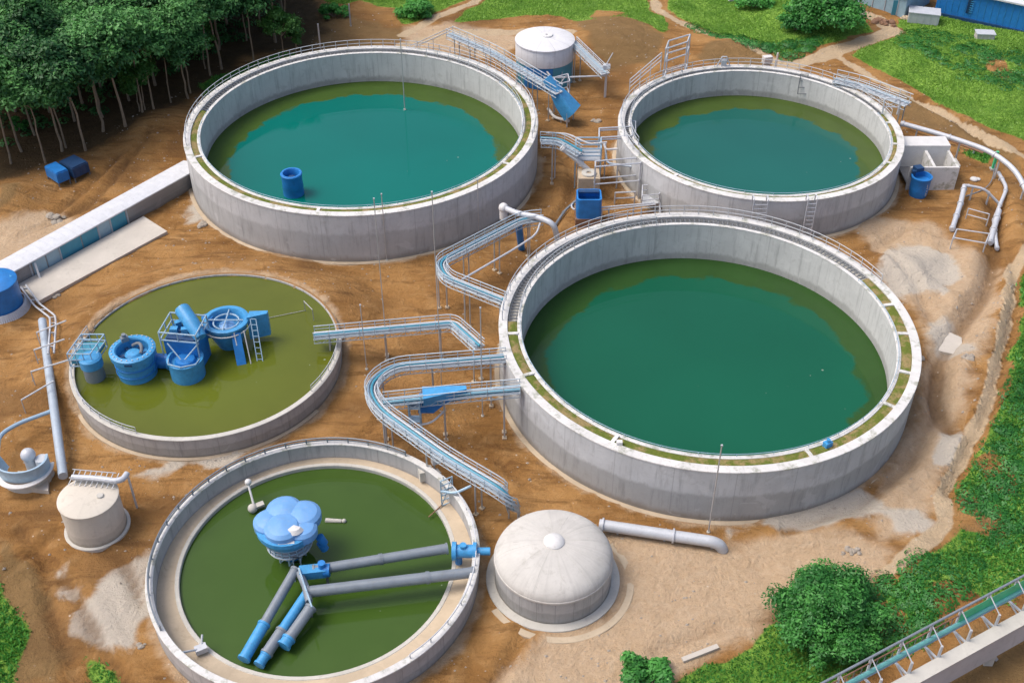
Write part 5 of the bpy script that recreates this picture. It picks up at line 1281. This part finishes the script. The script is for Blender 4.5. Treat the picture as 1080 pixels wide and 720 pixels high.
for k, (px, py, lb) in enumerate(((801, 214, 'first white ladder frame hooked over the near rim of the slope tank'), (855, 213, 'second white ladder frame hooked over the near rim, closer to the hoop'))):
    lb = ('white rung frame on the near rim of the slope tank, wider one', 'white rung frame on the near rim of the slope tank, narrower one')[k]
    p = G3(px, py, 5.2); y0 = p.y - .35; t = thing('rim_ladder', (p.x, y0, 5.1), lb, 'ladder', 'ladder frames on the near rim of the slope tank'); b = MB(); w = (.8, .5)[k]
    for s in (-w, w): b.tube(fillet([(p.x + s, y0 + .7, 5.3), (p.x + s, y0 + .6, 6.1), (p.x + s, y0 - .35, 6.1), (p.x + s, y0 - .35, .8)], .2), .07, 6)
    for i in range(9): b.tube([(p.x - w, y0 - .35, 1 + .55 * i), (p.x + w, y0 - .35, 1 + .55 * i)], .045, 5)
    b.build('frame', M['palepipe'], t)
def rim_ladder_c():
    t = thing('inner_ladder', (TB['c'][0] + 8.9, TB['c'][1] + 13.2, 3.2), 'small wire ladder hanging on the far inner wall', 'ladder'); b = MB()
    x, y = TB['c'][0] + 8.3, TB['c'][1] + 13.5
    for s in (-.5, .5): b.tube([(x + s, y + .3, 5.6), (x + s * 1.3, y - .3, 3.0)], .06, 6)
    for i in range(4): f = i / 3; b.tube([(x - .5 - .15 * f, y + .3 - .6 * f, 5.6 - 2.6 * f), (x + .5 + .15 * f, y + .3 - .6 * f, 5.6 - 2.6 * f)], .05, 5)
    b.build('frame', M['darksteel'], t)
rim_ladder_c()
def outlet_house():
    P = lambda px, py, z=0: G(px, py, z)
    x0, y0 = G(952, 205); t = thing('outlet_chamber', (x0 + 4, y0 + 2, 0), 'pale concrete outlet chamber built against the slope tank', 'chamber')
    xa, xb = G(950, 200)[0] + .6, G(1006, 200)[0]; yb = G(980, 200)[1]; h = 3.1
    MB().box(((xa + xb) / 2, yb + .15, h / 2 - .2), (xb - xa, .3, h + .4)).build('front_wall', M['rim'], t)
    MB().box((xb - .15, yb + 2.25, h / 2 - .2), (.3, 3.9, h + .4)).build('side_wall', M['rim'], t)
    MB().box(((xa + xb) / 2, yb + 2.25, h / 2 - .2), (.35, 3.9, h + .398)).build('divider', M['rim'], t)
    MB().box(((xa + xb) / 2, yb + 2.25, .7), (xb - xa - .1, 3.8, .2)).build('chamber_floor', M['greywall'], t)
    MB().box(((xa + xb) / 2 - .2, yb + 5.4, h / 2), (xb - xa + .4, 2.4, h + 1.3)).build('cover', M['white'], t)
    MB().prism([(xb + .003, yb + 1.6), (xb + 1.0, yb + 2.2), (xb + 1.0, yb + 4.0), (xb + .003, yb + 4.1)], -.3, h - 1.0).build('buttress', M['rim_old'], t)
outlet_house()
def marked_barrel():
    x, y = G(966, 203); z = 0; t = thing('blue_barrel', (x, y, z), 'blue barrel with white marks beside the outlet chamber', 'barrel')
    y -= .6
    MB().lathe((x, y, z), [(.01, 0), (1.0, .02), (1.08, .3), (1.15, 1.3), (1.18, 2.4), (1.25, 2.5), (1.25, 2.7), (1.05, 2.72), (.98, 2.2), (.01, 2.15)], 36).build('shell', M['blue'], t)
    b = MB()
    for k, (a, zz, w, hh) in enumerate(((-62, 1.9, .06, .32), (-60, 1.55, .2, .06), (-56, 1.5, .06, .3), (-58, 1.15, .22, .06), (-54, 1.1, .05, .28), (-60, .75, .06, .3), (-53, .7, .2, .06), (-56, .5, .24, .1))):
        aa = rad(a); R = 1.10 + zz * .035; b.box((x + R * math.cos(aa), y + R * math.sin(aa), zz), (w, .03, hh), aa + PI / 2)
    b.build('white_mark', M['white'], t)
    MB().box((x - .3, y + .9, 3.2), (1.0, .9, .5), .3).box((x - .9, y + .6, 2.6), (.4, .5, 1.0)).build('pump_head', M['darkblue'], t)
marked_barrel()
long_pipe('drain_pipe', [G3(950, 130, 3.4), G3(1000, 144, 3.2), G3(1046, 160, 3.0), G3(1072, 180, 2.6), G3(1084, 205, 1.5)], .32, M['palepipe'], 'long pale drain pipe curving away past the green post', 'pipe', 6, 6, 5.5)
long_pipe('return_pipe', [P0(955, 136) + Vector((0, 0, .8)), P0(1036, 165) + Vector((0, 0, .6))], .14, M['rust'], 'thin rusty pipe low beside the long drain pipe', 'pipe', 3, None, 4)
p = P0(1047, 178); t = thing('green_post', p, 'bright green post under the curving drain pipe', 'post'); MB().bar(p - Vector((0, 0, .2)), p + Vector((0, 0, 2.6)), .32).build('column', M['green'], t); MB().box(p + Vector((0, 0, .05)), (.7, .7, .3)).build('foot', M['rim_old'], t)
def pipes_right():
    for nm, pts, r, lb in (('white_standpipe', [P0(1003, 246) + Vector((0, 0, .3)), P0(1011, 222) + Vector((0, 0, .9)), P0(1014, 208) + Vector((0, 0, 1.6))], .3, 'white pipe stub lying on the soil near the outlet chamber'),
        ('white_standpipe', [P0(1044, 256) + Vector((0, 0, .3)), P0(1053, 224) + Vector((0, 0, 1.0))], .34, 'thicker white pipe lying on the soil at the ditch head'),
        ('white_standpipe', [P0(1014, 212) + Vector((0, 0, 2.2)), P0(1034, 214) + Vector((0, 0, 1.6)), P0(1053, 216) + Vector((0, 0, 1.0))], .16, 'thin white cross pipe joining the two pipes near the ditch')):
        long_pipe(nm, pts, r, M['palepipe'], lb, 'pipe', .8, 2.6, 2.2, group='white pipes on the soil by the outlet chamber')
pipes_right()
t = thing('hose', P0(1048, 182), 'thin dark hose curving on the soil from the green post', 'hose'); MB().tube(fillet([P0(1048, 180) + Vector((0, 0, 1)), P0(1046, 193) + Vector((0, 0, .2)), P0(1036, 204) + Vector((0, 0, .15)), P0(1018, 209) + Vector((0, 0, .15))], 2), .07, 6).build('run', M['greypipe'], t)
p = P0(1027, 190); t = thing('white_sack', p, 'small white sack lying near the green post', 'sack'); MB().sphere(p + Vector((0, 0, .15)), .5, 14, 6, .5).sphere(p + Vector((.5, .1, .1)), .35, 14, 6, .5).build('bundle', M['white'], t)
# little blue valve on the big tank's moss side
p = G3(872, 472, 5.6); t = thing('rim_valve', p, 'tiny blue valve box on the mossy near rim of the biggest tank', 'valve'); MB().box(p + Vector((0, 0, .3)), (.7, .5, .8), .5).cyl(p + Vector((0, 0, .7)), p + Vector((0, 0, 1.0)), .16).build('body', M['blue2'], t); MB().box(p + Vector((.7, -.1, .05)), (1.3, .35, .12), .45).build('plate', M['palepipe'], t)
t = thing('rim_lamp', G3(655, 468, 5.7), 'small white lamp bracket on the mossy rim of the biggest tank', 'lamp'); p = G3(653, 470, 5.7); MB().box(p + Vector((0, 0, .3)), (.5, .4, .5)).build('head', M['white'], t); MB().bar(p - Vector((0, 0, .2)), p + Vector((0, 0, .1)), .12).build('stem', M['steel'], t)

# ---------------------------------------------------------------- far buildings and yard things
def blue_shed():
    a = Vector((*G(985, 14), 0)); b_ = Vector((*G(1085, 36), 0)); d = (b_ - a).normalized(); n = Vector((-d.y, d.x, 0)); L = 34; W = 12; h = 4.2
    t = thing('blue_shed', (a.x, a.y, 0), 'long bright blue shed with white roof beyond the grass', 'building')
    C = [a, a + d * L, a + d * L + n * W, a + n * W]
    MB().prism([(v.x, v.y) for v in C], -.5, h).build('wall', M['blue'], t)
    b = MB(); o = .5; e0 = a - d * o - n * o; pr = [(0, h + .01), (0, h + .25), (W / 2 + o, h + 1.7), (W + 2 * o, h + .25), (W + 2 * o, h + .01)]
    vs = []
    for s in (0, L + 2 * o):
        for w, z in pr: v = e0 + d * s + n * w; vs.append((v.x, v.y, z))
    b.add(vs, [(k, k + 1, 6 + k, 5 + k) for k in range(4)] + [(0, 5, 9, 4)] + [(0, 4, 3, 2, 1), (5, 6, 7, 8, 9)]); b.build('roof', M['roof'], t)
    b = MB()
    for k in range(34): s = .5 + k; v = a + d * s - n * .03; b.bar((v.x, v.y, -.2), (v.x, v.y, h), .05)
    b.build('cladding_rib', M['blue2'], t)
    for s in (5.2,):
        v = a + d * s - n * .08; w = MB().bar((v.x, v.y, 1.2), (v.x, v.y, 3.4), 1.0, .1).build('louvre_window', M['navy'], t); b = MB()
        for k in range(6): b.bar((v.x - d.x * .5, v.y - d.y * .5 - .06, 1.4 + k * .35), (v.x + d.x * .5, v.y + d.y * .5 - .06, 1.4 + k * .35), .08, .12)
        b.build('louvre', M['blue2'], w)
    v = a + d * 2; MB().prism([(q.x, q.y) for q in (a - d * .3 - n * .35, a + d * L - n * .35, a + d * L - n * .02, a - d * .3 - n * .02)], -.3, .35).build('plinth', M['darkblue'], t)
blue_shed()
def grey_shed():
    a = Vector((*G(900, 2), 0)); b_ = Vector((*G(953, 19), 0)); d = (b_ - a).normalized(); n = Vector((-d.y, d.x, 0)); L = (b_ - a).length; W = 8; h = 3.2
    t = thing('grey_shed', (a.x, a.y, 0), 'grey blue panelled shed at the end of the dirt path', 'building')
    MB().prism([(v.x, v.y) for v in (a, b_, b_ + n * W, a + n * W)], -.5, h).build('wall', M['glassy'], t)
    MB().prism([(v.x, v.y) for v in (a - d * .4 - n * .4, b_ + d * .4 - n * .4, b_ + d * .4 + n * (W + .4), a - d * .4 + n * (W + .4))], h + .01, h + .3).build('roof', M['blue'], t)
    for k in range(4):
        v = a + d * (1.2 + k * L * .24) - n * .05; w = MB().bar((v.x, v.y, .1), (v.x, v.y, h - .2), .12).build('post', M['palepipe'], t)
    v = b_ - d * 1.5 - n * .06; MB().bar((v.x, v.y, 0), (v.x, v.y, 2.4), 1.3, .1).build('door', M['teal'], t)
grey_shed()
def container(px, py, sx, sy, sz, rz, m, label, cat='box', ribs=True):
    p = P0(px, py); t = thing('storage_box', p, label, cat)
    MB().box(p + Vector((0, 0, sz / 2)), (sx, sy, sz), rz).build('body', M[m], t)
    MB().box(p + Vector((0, 0, sz + .08)), (sx + .2, sy + .2, .15), rz).build('lid', M['palepipe'], t)
    b = MB()
    for k in range(5): o = Vector((math.cos(rz), math.sin(rz), 0)) * (k - 2) * sx * .22; b.box(p + o + Vector((0, 0, sz / 2)), (.12, sy + .1, sz - .1), rz)
    b.build('rib', M['steel'], t)
container(973, 22, 4.6, 2.6, 1.6, -.28, 'palepipe', 'grey box at the near corner of the blue shed')
container(1036, 47, 2.6, 1.6, 1.0, -.1, 'rim_old', 'small grey block lying in the grass before the blue shed', 'block')
container(776, -2, 3.0, 2.0, 1.6, .2, 'white', 'small pale hut at the top of the grass slope', 'hut')
heap('rubble_heap', 897, 17, 22, 1.9, .7, 'pale rubble on the path end beside the grey shed')
heap('rubble_heap', 930, 24, 18, 1.3, .6, 'scattered brown debris below the grey shed', 'rust')
heap('timber_heap', 958, 20, 12, .9, .6, 'yellow earth pile between the grey shed and the grey box', 'ledge', 'earth pile')

# ---------------------------------------------------------------- bridge across the corner
def bridge():
    z = 4.0; a = G3(850, 778, z); b_ = G3(1100, 640, z); d = (b_ - a).normalized(); n = Vector((-d.y, d.x, 0)); L = (b_ - a).length
    t = thing('pipe_bridge', (a.x, a.y, 0), 'concrete bridge with rusty rails and green pipe across the near bank', 'bridge')
    def at(s, w, zz): v = a + d * s + n * w; return Vector((v.x, v.y, zz))
    MB().prism([(v.x, v.y) for v in (at(0, -.45, 0), at(L, -.45, 0), at(L, .45, 0), at(0, .45, 0))], z - 2.6, z).build('beam', concrete('bridge_concrete', (.5, .5, .5), 0, 30, streak=.2), t)
    MB().prism([(v.x, v.y) for v in (at(0, -.50, 0), at(L, -.50, 0), at(L, .50, 0), at(0, .50, 0))], z + .003, z + .08).build('capping', M['rim_old'], t)
    s = 1.2; zt = z + 2.3
    while s < L:
        b = MB(); b.bar(at(s, .56, z - .25), at(s, 1.85, z - .25), .16); b.bar(at(s, 1.8, z - .3), at(s, 1.8, zt), .15); b.bar(at(s, .52, z - .6), at(s, .52, z + 1.3), .16); b.tube([at(s, .52, z + 1.25), at(s, 1.75, zt - .1)], .05, 6); b.bar(at(s, .6, z - .9), at(s, 1.7, z - .3), .1); b.build('post', M['palepipe'], t)
        s += 2.9
    MB().tube([at(0, 1.82, zt), at(L, 1.82, zt)], .1, 8).build('top_rail', M['greypipe'], t)
    MB().tube([at(0, 1.80, z + 1.6), at(L, 1.80, z + 1.6)], .06, 8).build('mid_rail', M['rust'], t)
    MB().tube([at(0, 1.6, z + .75), at(L, 1.6, z + .75)], .17, 10).build('pipe', M['seagreen'], t)
    MB().tube([at(0, 1.6, z + .35), at(L, 1.6, z + .35)], .09, 8).build('lower_pipe', M['paleblue'], t)
    MB().prism([(v.x, v.y) for v in (at(L * .68, 1.66, 0), at(L, 1.66, 0), at(L, 1.70, 0), at(L * .68, 1.70, 0))], z + .9, z + 1.9).build('green_panel', M['green'], t)
    b = MB(); s = .5
    while s < L: b.bar(at(s, 1.8, z + .75), at(s, 1.8, z + 1.6), .05); s += .73
    b.bar(at(0, 1.8, z + .75), at(L, 1.8, z + .75), .05); b.build('baluster', M['darksteel'], t)
    for s in (L * .3, L * .80):
        v = at(s, 0, 0); MB().bar((v.x, v.y, hz(v.x, v.y) - .5), (v.x, v.y, z - 2.6), .7).build('pier', M['rim_old'], t)
        MB().bar(at(s + .8, -.2, hz(v.x, v.y)), at(s + .1, -.2, z - 2.65), .25).build('brace', M['palepipe'], t)
bridge()
p = P0(735, 690); t = thing('kerb_strip', p, 'narrow pale kerb strip at the grass edge of the yard', 'kerb'); MB().bar(p + Vector((-1.2, -.6, .1)), P0(757, 682) + Vector((0, 0, .1)), .4, .25).build('kerb', M['slab'], t)

# ---------------------------------------------------------------- light, camera, output
SUN_AZ, SUN_EL = math.radians(178), math.radians(60)      # direction TO the sun: from +x counter-clockwise
w = bpy.data.worlds.new('World'); SC.world = w; w.use_nodes = True
nt = w.node_tree; bg = nt.nodes['Background']; sky = nt.nodes.new('ShaderNodeTexSky'); sky.sky_type = 'NISHITA'; sky.sun_disc = False
sky.sun_elevation = SUN_EL; sky.sun_rotation = math.radians(90) - SUN_AZ; sky.dust_density = 5.0; sky.air_density = .8; sky.ozone_density = 0.9
nt.links.new(sky.outputs[0], bg.inputs[0]); bg.inputs[1].default_value = .15
sl = bpy.data.lights.new('sun', 'SUN'); sl.energy = 1.1; sl.angle = math.radians(28); sl.color = (1, .985, .955)
so = bpy.data.objects.new('sun', sl); COL.objects.link(so)
dv = Vector((math.cos(SUN_EL) * math.cos(SUN_AZ), math.cos(SUN_EL) * math.sin(SUN_AZ), math.sin(SUN_EL)))
so.rotation_euler = dv.to_track_quat('Z', 'Y').to_euler(); so.location = dv * 150
cam = bpy.data.cameras.new('camera'); co = bpy.data.objects.new('camera', cam); COL.objects.link(co)
co.location = (0, 0, CAMH); co.rotation_euler = (PI / 2 - PITCH, 0, 0)
cam.sensor_width = 36; cam.lens = 36 * FPX / 1080; cam.clip_end = 4000; cam.clip_start = .5
SC.camera = co
SC.render.resolution_x = 1024; SC.render.resolution_y = 682
SC.view_settings.view_transform = 'Standard'; SC.view_settings.look = 'None'; SC.view_settings.gamma = 1; SC.view_settings.exposure = 0.55
SC.view_settings.use_curve_mapping = False
SC.cycles.max_bounces = 6; SC.cycles.diffuse_bounces = 3; SC.cycles.glossy_bounces = 3; SC.cycles.use_denoising = True
